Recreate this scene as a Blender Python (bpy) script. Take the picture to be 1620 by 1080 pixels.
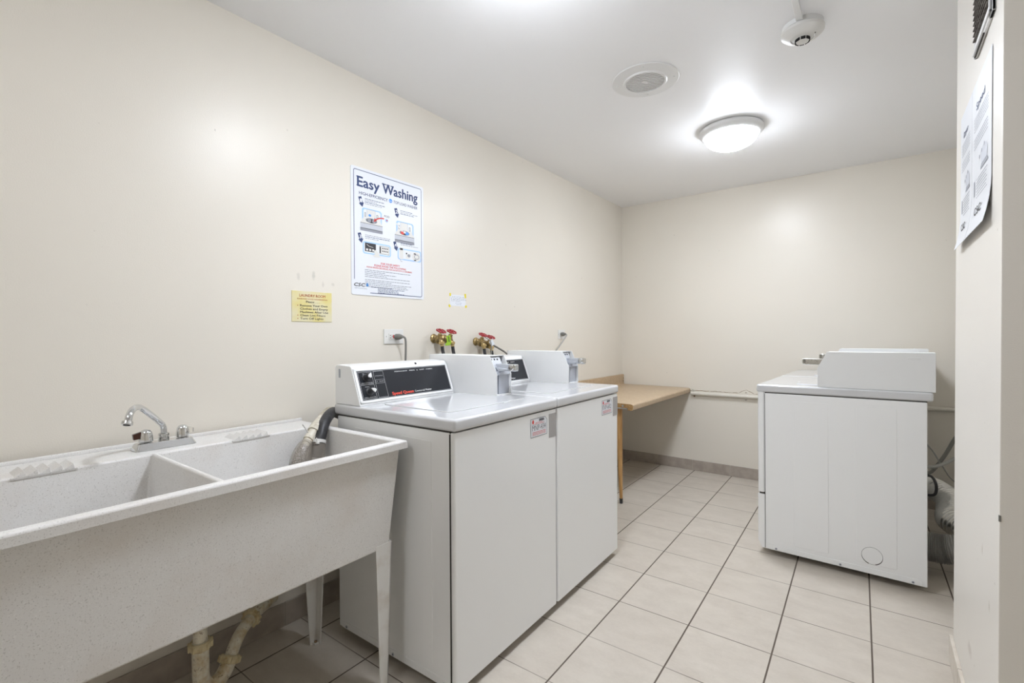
import bpy, bmesh, math, random
from mathutils import Vector, Matrix

for _o in list(bpy.data.objects):
    bpy.data.objects.remove(_o)
S = bpy.context.scene
COL = S.collection
PI = math.pi

# ------------------------------------------------------------------ camera
F_PX, YAW, PIT, ROL = 749.87, .6529, -.0124, -.0048
CAM = Vector((1.979, 0, 1.22))
_s, _c = math.sin(YAW), math.cos(YAW)
_F = Vector((-_s, _c, 0)); _R = Vector((_c, _s, 0)); _U = Vector((0, 0, 1))
_F2 = _F * math.cos(PIT) + _U * math.sin(PIT); _U2 = _U * math.cos(PIT) - _F * math.sin(PIT)
_R3 = _R * math.cos(ROL) + _U2 * math.sin(ROL); _U3 = _U2 * math.cos(ROL) - _R * math.sin(ROL)
cd = bpy.data.cameras.new('camera'); cam = bpy.data.objects.new('camera', cd); COL.objects.link(cam)
cd.sensor_fit = 'HORIZONTAL'; cd.sensor_width = 36; cd.lens = F_PX / 1620 * 36
cd.clip_start = .02; cd.clip_end = 50
M = Matrix((_R3, _U3, -_F2)).transposed().to_4x4(); M.translation = CAM
cam.matrix_world = M
S.camera = cam

# ------------------------------------------------------------------ world + exposure
wd = bpy.data.worlds.new('world'); S.world = wd; wd.use_nodes = True
wd.node_tree.nodes['Background'].inputs[0].default_value = (.9, .92, 1, 1)
wd.node_tree.nodes['Background'].inputs[1].default_value = .3
S.view_settings.view_transform = 'Standard'; S.view_settings.look = 'None'
S.view_settings.gamma = 1; S.view_settings.use_curve_mapping = False
S.view_settings.exposure = 0.31
LAMP_STRENGTH = 84.0
LAMPS = [(1.28, 3.12), (1.10, 1.24)]       # the two dome lights of the room
FILL_STRENGTH = 29.0  # strength of the fill lamp added behind the camera

# ------------------------------------------------------------------ materials
MATS = {}
def mat(name, col, rough=.5, metal=0, spec=.5, coat=0, coat_rough=.1, emit=None, es=0, trans=0, ior=1.5, alpha=1):
    if name in MATS: return MATS[name]
    m = bpy.data.materials.new(name); m.use_nodes = True
    b = m.node_tree.nodes['Principled BSDF']
    b.inputs['Base Color'].default_value = (*col, 1)
    b.inputs['Roughness'].default_value = rough
    b.inputs['Metallic'].default_value = metal
    b.inputs['Specular IOR Level'].default_value = spec
    b.inputs['Coat Weight'].default_value = coat
    b.inputs['Coat Roughness'].default_value = coat_rough
    b.inputs['IOR'].default_value = ior
    b.inputs['Transmission Weight'].default_value = trans
    b.inputs['Alpha'].default_value = alpha
    if emit:
        b.inputs['Emission Color'].default_value = (*emit, 1)
        b.inputs['Emission Strength'].default_value = es
    MATS[name] = m
    return m
def N(m, t, **kw):
    n = m.node_tree.nodes.new(t)
    for k, v in kw.items():
        if k.startswith('i_'):
            n.inputs[int(k[2:])].default_value = v
        else: setattr(n, k, v)
    return n
def K(m, a, b): m.node_tree.links.new(a, b)
def bsdf(m): return m.node_tree.nodes['Principled BSDF']
def coords(m, world=False):
    if world: return N(m, 'ShaderNodeNewGeometry').outputs['Position']
    return N(m, 'ShaderNodeTexCoord').outputs['Object']
def add_bump(m, scale, strength, dist=.001, world=False, detail=3):
    no = N(m, 'ShaderNodeTexNoise'); no.inputs['Scale'].default_value = scale; no.inputs['Detail'].default_value = detail
    K(m, coords(m, world), no.inputs['Vector'])
    bu = N(m, 'ShaderNodeBump'); bu.inputs['Strength'].default_value = strength; bu.inputs['Distance'].default_value = dist
    K(m, no.outputs['Fac'], bu.inputs['Height']); K(m, bu.outputs[0], bsdf(m).inputs['Normal'])
def math_(m, op, a, b=None, clamp=False):
    n = N(m, 'ShaderNodeMath', operation=op); n.use_clamp = clamp
    for i, v in enumerate((a, b)):
        if v is None: continue
        if isinstance(v, (int, float)): n.inputs[i].default_value = v
        else: K(m, v, n.inputs[i])
    return n.outputs[0]
def mixc(m, fac, a, b):
    n = N(m, 'ShaderNodeMix', data_type='RGBA')
    if isinstance(fac, (int, float)): n.inputs[0].default_value = fac
    else: K(m, fac, n.inputs[0])
    for i, v in ((6, a), (7, b)):
        if isinstance(v, tuple): n.inputs[i].default_value = (*v, 1)
        else: K(m, v, n.inputs[i])
    return n.outputs[2]
def noise(m, scale, world=False, detail=4, rough=.5, stretch=None):
    no = N(m, 'ShaderNodeTexNoise'); no.inputs['Scale'].default_value = scale
    no.inputs['Detail'].default_value = detail; no.inputs['Roughness'].default_value = rough
    v = coords(m, world)
    if stretch:
        mp = N(m, 'ShaderNodeMapping'); mp.inputs['Scale'].default_value = stretch; K(m, v, mp.inputs['Vector']); v = mp.outputs[0]
    K(m, v, no.inputs['Vector'])
    return no.outputs['Fac']
def ramp(m, fac, a, b, ca=0., cb=1.):
    mr = N(m, 'ShaderNodeMapRange'); mr.clamp = True
    K(m, fac, mr.inputs[0])
    mr.inputs[1].default_value = a; mr.inputs[2].default_value = b; mr.inputs[3].default_value = ca; mr.inputs[4].default_value = cb
    return mr.outputs[0]
def mottle(m, scale, c0, c1, a=.4, b=.6, world=False, detail=5, stretch=None):
    K(m, mixc(m, ramp(m, noise(m, scale, world, detail, stretch=stretch), a, b), c0, c1), bsdf(m).inputs['Base Color'])

def wall_material(name, base, rough, marks=(), bump=.25, dark=None):
    m = mat(name, base, rough, spec=.27)
    dark = dark or tuple(x * .93 for x in base)
    col = mixc(m, ramp(m, noise(m, 1.3, True, 3), .35, .7), base, tuple(x * .97 for x in base))
    # tiny specks of dirt
    sp = ramp(m, noise(m, 26, True, 1), .80, .84, 0, .55)
    col = mixc(m, sp, col, (.30, .26, .2))
    pos = coords(m, True)
    for (p, r, s, c) in marks:                       # scuffs: soft little ellipses with a ragged rim
        mp = N(m, 'ShaderNodeMapping'); mp.vector_type = 'POINT'
        mp.inputs['Location'].default_value = (-p[0] / r[0], -p[1] / r[1], -p[2] / r[2])
        mp.inputs['Scale'].default_value = (1 / r[0], 1 / r[1], 1 / r[2])
        K(m, pos, mp.inputs['Vector'])
        ln = N(m, 'ShaderNodeVectorMath', operation='LENGTH'); K(m, mp.outputs[0], ln.inputs[0])
        d = math_(m, 'ADD', ln.outputs['Value'], math_(m, 'MULTIPLY', noise(m, 60, True, 3), 1.2))
        col = mixc(m, ramp(m, d, .9, 1.5, s, 0), col, c)
    K(m, col, bsdf(m).inputs['Base Color'])
    add_bump(m, 260, bump, .0012, True, 2)
    return m

WALL = (.79, .742, .655)
LM = [((0, 1.07, 1.48), (.3, .012, .022), .32, (.45, .42, .36)), ((0, 1.14, 1.49), (.3, .012, .025), .40, (.4, .4, .33)),
      ((0, 1.185, 1.455), (.3, .010, .018), .4, (.5, .46, .4)), ((0, 1.235, 1.458), (.3, .012, .010), .4, (.5, .46, .4)),
      ((0, 2.62, 1.42), (.3, .004, .004), .8, (.3, .26, .2)), ((0, .75, 2.0), (.3, .003, .006), .6, (.4, .36, .3))]
m_wall_l = wall_material('cream_wall_paint', WALL, .33, LM)
m_wall_b = wall_material('cream_wall_paint_far', WALL, .29, [((1.05, 4.38, .70), (.012, .3, .01), .5, (.4, .3, .2))])
RM = [((2.215, 1.80, .63), (.3, .012, .02), .5, (.5, .44, .34)), ((2.215, 1.7, .52), (.3, .012, .02), .5, (.45, .4, .3)),
      ((2.215, 2.0, .25), (.3, .05, .03), .5, (.5, .44, .38)), ((2.215, 1.63, 1.47), (.3, .006, .005), .5, (.45, .4, .33))]
m_wall_r = wall_material('cream_wall_paint_right', (.80, .765, .705), .36, RM)
m_ceil = mat('white_ceiling_paint', (.92, .92, .925), .42, spec=.32)
add_bump(m_ceil, 200, .2, .001, True, 2)

def tile_material(name, c0, c1, grout, size, ox, oy, ang, gw_u, gw_v):
    m = mat(name, c0, .38, spec=.5)
    pos = coords(m, True)
    mp = N(m, 'ShaderNodeMapping'); mp.vector_type = 'TEXTURE'
    mp.inputs['Location'].default_value = (ox, oy, 0); mp.inputs['Rotation'].default_value = (0, 0, ang)
    mp.inputs['Scale'].default_value = (size, size, size)
    K(m, pos, mp.inputs['Vector'])
    sx = N(m, 'ShaderNodeSeparateXYZ'); K(m, mp.outputs[0], sx.inputs[0])
    wob = math_(m, 'MULTIPLY', math_(m, 'SUBTRACT', noise(m, 9, True, 2), .5), .003)
    def dist(o):
        f = math_(m, 'FRACT', math_(m, 'ADD', math_(m, 'ADD', o, wob), 100.5))
        return math_(m, 'ABSOLUTE', math_(m, 'SUBTRACT', f, .5))
    du, dv = dist(sx.outputs[0]), dist(sx.outputs[1])
    lu = ramp(m, du, gw_u * .6, gw_u, 1, 0)
    vary = ramp(m, noise(m, 2.2, True, 1), .40, .60, .55, 1)
    lv = math_(m, 'MULTIPLY', ramp(m, dv, gw_v * .5, gw_v, 1, 0), vary)
    line = math_(m, 'MAXIMUM', lu, lv)
    # every tile its own slight tone
    fl = N(m, 'ShaderNodeVectorMath', operation='FLOOR')
    K(m, mp.outputs[0], fl.inputs[0])
    wn = N(m, 'ShaderNodeTexWhiteNoise'); wn.noise_dimensions = '2D'; K(m, fl.outputs[0], wn.inputs['Vector'])
    a = mixc(m, ramp(m, noise(m, 7, True, 6, .65, (1, 1.6, 1)), .35, .68), c0, c1)
    a = mixc(m, ramp(m, noise(m, 60, True, 5, .7, (1, 2.4, 1)), .48, .72, 0, .35), a, tuple(min(1, x * 1.12) for x in c0))
    a = mixc(m, math_(m, 'MULTIPLY', wn.outputs['Value'], .22), a, c1)
    col = mixc(m, line, a, grout)
    K(m, col, bsdf(m).inputs['Base Color'])
    K(m, ramp(m, line, 0, 1, .36, .85), bsdf(m).inputs['Roughness'])
    h = math_(m, 'SUBTRACT', math_(m, 'MULTIPLY', noise(m, 45, True, 4), .25), line)
    bu = N(m, 'ShaderNodeBump'); bu.inputs['Strength'].default_value = .35; bu.inputs['Distance'].default_value = .0015
    K(m, h, bu.inputs['Height']); K(m, bu.outputs[0], bsdf(m).inputs['Normal'])
    return m
m_floor = tile_material('beige_floor_tile', (.61, .555, .48), (.53, .475, .405), (.11, .085, .065), .30915, .4164, 2.926, .0201, .0120, .0085)

m_base = mat('shaded_base_tile', (.42, .365, .315), .5)  # floor tile tone darkened: backlit shade put into the baseboard colour
mottle(m_base, 18, (.44, .385, .33), (.36, .31, .265), .35, .65, True)
add_bump(m_base, 60, .3, .001, True)
m_grout = mat('pale_grout', (.50, .46, .40), .9)
m_basepaint = mat('cream_painted_base', (.70, .64, .55), .45)
mottle(m_basepaint, 20, (.70, .645, .56), (.60, .54, .46), .4, .7, True)

m_enamel = mat('white_enamel', (.88, .885, .88), .32, spec=.5, coat=.35, coat_rough=.12)
add_bump(m_enamel, 700, .04, .0004, False, 1)
m_enamel_t = mat('glossy_white_top', (.64, .645, .655), .16, spec=.5, coat=.5, coat_rough=.06)
m_box = mat('grey_white_powdercoat', (.80, .805, .80), .38)
add_bump(m_box, 900, .12, .0004, False, 1)
m_gap = mat('dark_gap', (.05, .045, .04), .8)
m_black = mat('black_rubber', (.03, .03, .032), .45)
mottle(m_black, 30, (.025, .025, .028), (.07, .07, .072), .5, .75)
m_panel = mat('charcoal_control_face', (.022, .024, .029), .2, spec=.4)
m_silver = mat('silver_print', (.55, .56, .58), .4)
m_white = mat('white_print', (.85, .85, .85), .5)
m_red = mat('red_print', (.75, .07, .04), .5)
m_chrome = mat('chrome', (.72, .73, .74), .07, metal=1)
m_pointer = mat('satin_silver', (.78, .78, .78), .3, metal=.25)
m_chrome_w = mat('worn_chrome', (.62, .62, .60), .22, metal=1)
mottle(m_chrome_w, 120, (.68, .68, .66), (.42, .41, .38), .5, .72)
m_steel = mat('brushed_steel', (.55, .55, .54), .3, metal=1)
m_steel_d = mat('dull_grey_metal', (.46, .48, .53), .42, metal=.35)
m_plate = mat('pale_coin_metal', (.55, .57, .61), .42, metal=.4)
m_tub = mat('speckled_sink_plastic', (.75, .735, .71), .5)
_c0 = mixc(m_tub, ramp(m_tub, noise(m_tub, 330, False, 2), .60, .68, 0, .50), (.755, .74, .715), (.36, .34, .31))
_c1 = mixc(m_tub, ramp(m_tub, noise(m_tub, 210, False, 2), .62, .70, 0, .40), _c0, (.90, .89, .87))
_c2 = mixc(m_tub, ramp(m_tub, noise(m_tub, 5, False, 5, .6), .50, .75, 0, .35), _c1, (.62, .54, .47))
K(m_tub, _c2, bsdf(m_tub).inputs['Base Color'])
add_bump(m_tub, 240, .12, .0008)
m_plastic = mat('white_plastic', (.74, .73, .70), .45)
m_leg = mat('sink_leg_plastic', (.72, .70, .66), .5)
mottle(m_leg, 14, (.74, .725, .69), (.58, .53, .46), .5, .8)
m_pvc = mat('stained_pvc', (.62, .56, .42), .4)
_p = mixc(m_pvc, ramp(m_pvc, noise(m_pvc, 22, False, 5, .65), .46, .68), (.84, .79, .65), (.60, .46, .24))
_p = mixc(m_pvc, ramp(m_pvc, noise(m_pvc, 60, False, 4, .7), .58, .68, 0, .8), _p, (.22, .13, .05))
K(m_pvc, _p, bsdf(m_pvc).inputs['Base Color'])
m_pvc_nut = mat('yellowed_nut', (.60, .50, .30), .45)
mottle(m_pvc_nut, 40, (.76, .66, .42), (.48, .34, .15), .45, .75)
m_hosew = mat('ivory_hose', (.66, .62, .52), .45)
mottle(m_hosew, 60, (.70, .66, .56), (.48, .42, .32), .45, .75)
m_mesh = mat('lint_mesh', (.42, .38, .34), .45, metal=.25, alpha=.72)
_mm = ramp(m_mesh, noise(m_mesh, 190, False, 3, .7), .42, .60)
K(m_mesh, mixc(m_mesh, _mm, (.20, .17, .15), (.72, .69, .66)), bsdf(m_mesh).inputs['Base Color'])
K(m_mesh, ramp(m_mesh, noise(m_mesh, 250, False, 2), .38, .55, .35, .95), bsdf(m_mesh).inputs['Alpha'])
m_bag = mat('clear_brown_mesh_bag', (.42, .37, .31), .35, alpha=.38)
m_brass = mat('aged_brass', (.42, .31, .14), .35, metal=.85)
mottle(m_brass, 90, (.48, .35, .15), (.20, .15, .08), .4, .65)
m_brassl = mat('bright_brass', (.66, .50, .24), .3, metal=.9)
m_redh = mat('red_handwheel_paint', (.34, .008, .018), .3)
m_green = mat('lime_tag', (.32, .55, .03), .5)
m_grey = mat('grey_cable', (.21, .205, .185), .5)
m_greyl = mat('light_grey_cable', (.38, .375, .35), .5)
m_wood = mat('honey_leg_wood', (.50, .28, .10), .4)
mottle(m_wood, 14, (.56, .33, .13), (.40, .21, .07), .35, .65, False, 5, (6, 6, .7))
m_ply = mat('particle_board_edge', (.40, .23, .09), .6)
mottle(m_ply, 120, (.45, .27, .11), (.30, .17, .06), .4, .6)
m_lam = mat('tan_laminate', (.52, .39, .25), .34)
_l = mixc(m_lam, ramp(m_lam, noise(m_lam, 42, False, 6, .7), .38, .62), (.56, .43, .285), (.46, .335, .205))
_l = mixc(m_lam, ramp(m_lam, noise(m_lam, 7, False, 4), .45, .7, 0, .4), _l, (.47, .33, .20))
K(m_lam, _l, bsdf(m_lam).inputs['Base Color'])
m_pipe = mat('cream_pipe_paint', (.74, .70, .62), .4)
m_rust = mat('torn_brown_paint', (.26, .17, .09), .8)
m_caulk = mat('old_caulk', (.62, .58, .50), .7)
m_foil = mat('aluminium_foil_duct', (.62, .62, .60), .24, metal=1)
m_foild = mat('grey_flex_duct', (.40, .40, .38), .34, metal=.8)
m_paper = mat('white_poster_sheet', (.78, .80, .84), .35)
m_paper2 = mat('white_note_paper', (.78, .80, .84), .6)
m_yellow = mat('yellow_notice_card', (.74, .66, .38), .45)
_y = mixc(m_yellow, ramp(m_yellow, noise(m_yellow, 11, False, 3), .40, .62), (.76, .70, .47), (.76, .66, .27))
K(m_yellow, _y, bsdf(m_yellow).inputs['Base Color'])
m_tape = mat('yellow_tape', (.78, .64, .02), .45)
m_navy = mat('navy_print', (.035, .06, .16), .5)
m_ink = mat('black_print', (.03, .03, .035), .5)
m_greyink = mat('grey_print', (.30, .31, .35), .5)
m_lgrey = mat('pale_grey_print', (.55, .57, .62), .5)
m_blue = mat('blue_print', (.10, .33, .75), .5)
m_lblue = mat('pale_blue_print', (.38, .60, .88), .5)
m_redp = mat('red_poster_print', (.70, .06, .05), .5)
m_brown = mat('red_brown_print', (.45, .10, .04), .5)
m_patch = mat('rough_grey_tape', (.40, .385, .375), .9)
mottle(m_patch, 700, (.46, .445, .43), (.33, .315, .305), .4, .6)
add_bump(m_patch, 800, .5, .001)
m_fix = mat('white_fixture_metal', (.80, .80, .79), .4)
m_grille = mat('dark_grille_backing', (.13, .13, .125), .8)  # dark disc behind the speaker slats
m_lint = mat('linty_grille', (.16, .145, .125), .9)
mottle(m_lint, 60, (.20, .185, .165), (.08, .07, .06), .35, .65)
add_bump(m_lint, 80, .9, .004)
m_glow = mat('lit_frosted_glass', (.95, .95, .95), .35, emit=(.90, .955, 1.05), es=LAMP_STRENGTH)
m_fill = mat('fill_lamp_diffuser', (.95, .95, .95), .4, emit=(.93, .95, 1.0), es=FILL_STRENGTH)
m_dark = mat('dark_slot', (.01, .01, .01), .9)
m_leverb = mat('lever_painted_reflection', (.06, .02, .012), .15)  # dark brown reflection put into the lever's colour
m_clear = mat('clear_lever_plastic', (.9, .88, .84), .08, trans=.9, ior=1.45)

# emission shaped to weaken the ceiling glow: the glass is brightest at its foot and dimmer at the rim
_sz = N(m_glow, 'ShaderNodeSeparateXYZ'); K(m_glow, coords(m_glow), _sz.inputs[0])
K(m_glow, ramp(m_glow, _sz.outputs[2], -.125, -.058, LAMP_STRENGTH * 1.60, LAMP_STRENGTH * .18), bsdf(m_glow).inputs['Emission Strength'])

# ------------------------------------------------------------------ mesh helpers
def frame(o, u, v, w):
    return Matrix(((u[0], v[0], w[0], o[0]), (u[1], v[1], w[1], o[1]), (u[2], v[2], w[2], o[2]), (0, 0, 0, 1)))
def new(): return bmesh.new()
def _mi(faces, mi, smooth=False):
    for f in faces: f.material_index = mi; f.smooth = smooth
def merge(bm, tmp, mi=None, M=None):
    """append tmp bmesh to bm"""
    if M: bmesh.ops.transform(tmp, matrix=M, verts=tmp.verts)
    me = bpy.data.meshes.new('t'); 
    if mi is not None:
        for f in tmp.faces: f.material_index = mi
    tmp.to_mesh(me); tmp.free(); bm.from_mesh(me); bpy.data.meshes.remove(me)
def box(bm, x0, x1, y0, y1, z0, z1, bev=0, seg=2, mi=0, M=None):
    t = new(); bmesh.ops.create_cube(t, size=1)
    for v in t.verts: v.co = Vector(((x0 + x1) / 2 + v.co.x * (x1 - x0), (y0 + y1) / 2 + v.co.y * (y1 - y0), (z0 + z1) / 2 + v.co.z * (z1 - z0)))
    if bev: bmesh.ops.bevel(t, geom=t.edges[:], offset=bev, segments=seg, profile=.5, affect='EDGES', clamp_overlap=True)
    merge(bm, t, mi, M)
def prism(bm, pts, a, b, axis='y', bev=0, seg=2, mi=0, M=None):
    """pts 2D polygon; axis y: pts=(x,z) extruded y a..b ; axis z: (x,y) ; axis x: (y,z)"""
    t = new()
    def co(p, h):
        return {'y': (p[0], h, p[1]), 'z': (p[0], p[1], h), 'x': (h, p[0], p[1])}[axis]
    A = [t.verts.new(co(p, a)) for p in pts]; B = [t.verts.new(co(p, b)) for p in pts]
    n = len(pts)
    t.faces.new(A); t.faces.new(B[::-1])
    for i in range(n): t.faces.new((A[i], B[i], B[(i + 1) % n], A[(i + 1) % n]))
    bmesh.ops.recalc_face_normals(t, faces=t.faces[:])
    if bev:
        es = [e for e in t.edges if len(e.link_faces) == 2 and e.calc_face_angle(0) > .6]
        bmesh.ops.bevel(t, geom=es, offset=bev, segments=seg, profile=.5, affect='EDGES', clamp_overlap=True)
    merge(bm, t, mi, M)
def rrect(x0, x1, y0, y1, r, n=5):
    out = []
    for cx, cy, a0 in ((x1 - r, y1 - r, 0), (x0 + r, y1 - r, PI / 2), (x0 + r, y0 + r, PI), (x1 - r, y0 + r, 1.5 * PI)):
        for i in range(n + 1):
            a = a0 + PI / 2 * i / n; out.append((cx + r * math.cos(a), cy + r * math.sin(a)))
    return out
def smooth_path(pts, n=6):
    pts = [Vector(p) for p in pts]
    if len(pts) < 3 or n <= 1: return pts
    P = [pts[0] * 2 - pts[1]] + pts + [pts[-1] * 2 - pts[-2]]
    out = []
    for i in range(1, len(P) - 2):
        p0, p1, p2, p3 = P[i - 1:i + 3]
        for k in range(n):
            t = k / n
            out.append(.5 * ((2 * p1) + (p2 - p0) * t + (2 * p0 - 5 * p1 + 4 * p2 - p3) * t * t + (3 * p1 - p0 - 3 * p2 + p3) * t ** 3))
    out.append(P[-2]); return out
def tube(bm, pts, r, seg=12, sm=6, mi=0, cap=True, rf=None, M=None):
    pts = smooth_path(pts, sm); n = len(pts)
    t = new(); prev = None; rings = []
    for i, p in enumerate(pts):
        d = (pts[min(i + 1, n - 1)] - pts[max(i - 1, 0)]).normalized()
        if prev is None:
            up = Vector((0, 0, 1)) if abs(d.z) < .9 else Vector((1, 0, 0)); u = d.cross(up).normalized()
        else:
            u = (prev - d * prev.dot(d)).normalized()
        prev = u; w = d.cross(u)
        rr = r if not rf else rf(i / (n - 1)) if n > 1 else r
        rings.append([t.verts.new(p + (u * math.cos(2 * PI * k / seg) + w * math.sin(2 * PI * k / seg)) * rr) for k in range(seg)])
    for a, b in zip(rings, rings[1:]):
        for k in range(seg): t.faces.new((a[k], a[(k + 1) % seg], b[(k + 1) % seg], b[k])).smooth = True
    if cap: t.faces.new(rings[0][::-1]); t.faces.new(rings[-1])
    bmesh.ops.recalc_face_normals(t, faces=t.faces[:])
    merge(bm, t, mi, M)
def lathe(bm, prof, o=(0, 0, 0), d=(0, 0, 1), seg=24, mi=0, cap=True):
    """prof list of (radius, height along d)"""
    t = new(); d = Vector(d).normalized()
    up = Vector((0, 0, 1)) if abs(d.z) < .9 else Vector((1, 0, 0))
    u = d.cross(up).normalized(); w = d.cross(u); o = Vector(o); rings = []
    for r, h in prof:
        rings.append([t.verts.new(o + d * h + (u * math.cos(2 * PI * k / seg) + w * math.sin(2 * PI * k / seg)) * max(r, 1e-5)) for k in range(seg)])
    for a, b in zip(rings, rings[1:]):
        for k in range(seg): t.faces.new((a[k], a[(k + 1) % seg], b[(k + 1) % seg], b[k])).smooth = True
    if cap: t.faces.new(rings[0][::-1]); t.faces.new(rings[-1])
    bmesh.ops.recalc_face_normals(t, faces=t.faces[:])
    merge(bm, t, mi)
def cyl(bm, p, d, r, h, seg=20, mi=0, bev=0):
    if bev: lathe(bm, [(r - bev, 0), (r, bev), (r, h - bev), (r - bev, h)], p, d, seg, mi)
    else: lathe(bm, [(r, 0), (r, h)], p, d, seg, mi)

def link(o, parent=None):
    COL.objects.link(o)
    if parent: o.parent = parent
    return o
def obj(name, bm, mats, parent=None, label=None, bevel=0, ang=35, world=True):
    """one mesh object. world=True: coordinates are world ones and are moved into the parent's space"""
    me = bpy.data.meshes.new(name)
    if parent is not None and world:
        bmesh.ops.transform(bm, matrix=wmat(parent).inverted(), verts=bm.verts)
    bm.to_mesh(me); bm.free()
    for m in (mats if isinstance(mats, (list, tuple)) else [mats]): me.materials.append(m)
    for p in me.polygons: p.use_smooth = True
    try: me.set_sharp_from_angle(angle=math.radians(ang))
    except Exception: pass
    o = bpy.data.objects.new(name, me); link(o, parent)
    if label: o['label'] = label
    if bevel:
        md = o.modifiers.new('bevel', 'BEVEL'); md.width = bevel; md.segments = 3; md.limit_method = 'ANGLE'; md.angle_limit = .6
    if not name.endswith(('print', 'lettering', 'text', 'arrow', 'pictures', 'handwriting', 'border_line')):
        wn = o.modifiers.new('normals', 'WEIGHTED_NORMAL'); wn.keep_sharp = True; wn.weight = 80
    return o
def wmat(o):
    if o.parent: return wmat(o.parent) @ Matrix.LocRotScale(o.location, o.rotation_euler, o.scale)
    return Matrix.LocRotScale(o.location, o.rotation_euler, o.scale)
def tag(o, label, cat, group=None):
    o['label'] = label; o['category'] = cat
    if group: o['group'] = group
    return o
def thing(name, label, cat, loc=(0, 0, 0), rot=(0, 0, 0), group=None):
    o = bpy.data.objects.new(name, None); o.empty_display_size = .05; link(o)
    o.location = loc; o.rotation_euler = rot
    return tag(o, label, cat, group)
def struct(name, bm, m, parent=None):
    o = obj(name, bm, m, parent)
    if parent is None: o['kind'] = 'structure'
    return o

# flat prints: a plane with origin (viewer's lower left corner), u to the right, v up, n towards the viewer
class Print:
    def __init__(self, o, u, v, off=.0006):
        self.o = Vector(o); self.u = Vector(u).normalized(); self.v = Vector(v).normalized(); self.n = self.u.cross(self.v); self.off = off; self.bm = new()
    def P(self, a, b, k=1): return self.o + self.u * a + self.v * b + self.n * self.off * k
    def poly(self, pts, mi=0, k=1):
        f = self.bm.faces.new([self.bm.verts.new(self.P(a, b, k)) for a, b in pts]); f.material_index = mi
        f.normal_update()
        if f.normal.dot(self.n) < 0: f.normal_flip()
    def rect(self, a0, a1, b0, b1, mi=0, k=1): self.poly([(a0, b0), (a1, b0), (a1, b1), (a0, b1)], mi, k)
    def border(self, a0, a1, b0, b1, t, mi=0, k=1):
        self.rect(a0, a1, b0, b0 + t, mi, k); self.rect(a0, a1, b1 - t, b1, mi, k)
        self.rect(a0, a0 + t, b0 + t, b1 - t, mi, k); self.rect(a1 - t, a1, b0 + t, b1 - t, mi, k)
    def disc(self, a, b, r, mi=0, k=1, ry=None, n=20):
        self.poly([(a + r * math.cos(2 * PI * i / n), b + (ry or r) * math.sin(2 * PI * i / n)) for i in range(n)], mi, k)
    def stroke(self, pts, t, mi=0, k=1):
        for (a, b), (c, d) in zip(pts, pts[1:]):
            L = math.hypot(c - a, d - b)
            if L < 1e-6: continue
            nx, ny = -(d - b) / L * t / 2, (c - a) / L * t / 2
            self.poly([(a + nx, b + ny), (a - nx, b - ny), (c - nx, d - ny), (c + nx, d + ny)], mi, k)
    def text(self, s, a, b, w, h, mi=0, k=1, bold=0, center=False, shear=0):
        """fit the text into width w (None: keep), cap height h, lower left at (a,b)"""
        cu = bpy.data.curves.new('t', 'FONT'); cu.body = s; cu.size = 1; cu.offset = min(bold, 0); cu.shear = shear; cu.resolution_u = 2
        o = bpy.data.objects.new('t', cu); COL.objects.link(o)
        dg = bpy.context.evaluated_depsgraph_get(); me = bpy.data.meshes.new_from_object(o.evaluated_get(dg))
        xs = [v.co.x for v in me.vertices]
        if xs:
            x0, x1 = min(xs), max(xs); cap = .69
            sy = h / cap; sx = (w / (x1 - x0)) if w else sy
            if center: a = a - (x1 - x0) * sx / 2
            g = max(bold, 0) * sy * .8
            for q, (ex, ey) in enumerate(((0, 0), (g, 0), (-g, 0), (0, g * .8), (0, -g * .8)) if g else ((0, 0),)):   # heavier strokes: nudged repeats of the same letters
                t = new(); t.from_mesh(me)
                for v in t.verts: v.co = self.P(a + ex + (v.co.x - x0) * sx, b + ey + v.co.y * sy, k + q * .12)
                for f in t.faces:
                    f.normal_update()
                    if f.normal.dot(self.n) < 0: f.normal_flip()
                merge(self.bm, t, mi)
        bpy.data.meshes.remove(me); bpy.data.objects.remove(o); bpy.data.curves.remove(cu)
    def greek(self, a, b, w, h, mi=0, seed=0, fill=.72, k=1):
        """a line of print too small to read: word-length dashes"""
        r = random.Random(seed); x = a
        while x < a + w:
            L = min(h * r.uniform(1.2, 5.5), a + w - x)
            self.rect(x, x + L, b, b + h * fill, mi, k); x += L + h * .7
    def done(self, name, mats, parent, label=None):
        return obj(name, self.bm, mats, parent, label)

# ------------------------------------------------------------------ room shell
H = 2.473; YB = 4.382; YF = -1.7; XR = 2.215; YN = 1.585; YFAR = 2.372; XE = 3.1; XN = 2.85
T = .12
bm = new(); box(bm, -T, XE + T, YF - T, YB + T, -.1, 0); struct('floor', bm, m_floor)
bm = new(); box(bm, -T, XE + T, YF - T, YB + T, H, H + .1); struct('ceiling', bm, m_ceil)
bm = new(); box(bm, -T, 0, YF, YB, 0, H); struct('wall_left', bm, m_wall_l)
bm = new(); box(bm, -T, XN + T, YB, YB + T, 0, H); struct('wall_back', bm, m_wall_b)
bm = new(); box(bm, XR, XE + T, YN, YFAR, 0, H, .003, 2); struct('wall_right', bm, m_wall_r)
bm = new(); box(bm, XN, XN + T, YFAR, YB, 0, H); struct('wall_niche', bm, m_wall_b)
bm = new(); box(bm, XE, XE + T, YF, YN, 0, H); struct('wall_hall', bm, m_wall_b)
bm = new(); box(bm, -T, XE + T, YF - T, YF, 0, H); struct('wall_front', bm, m_wall_b)

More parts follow.
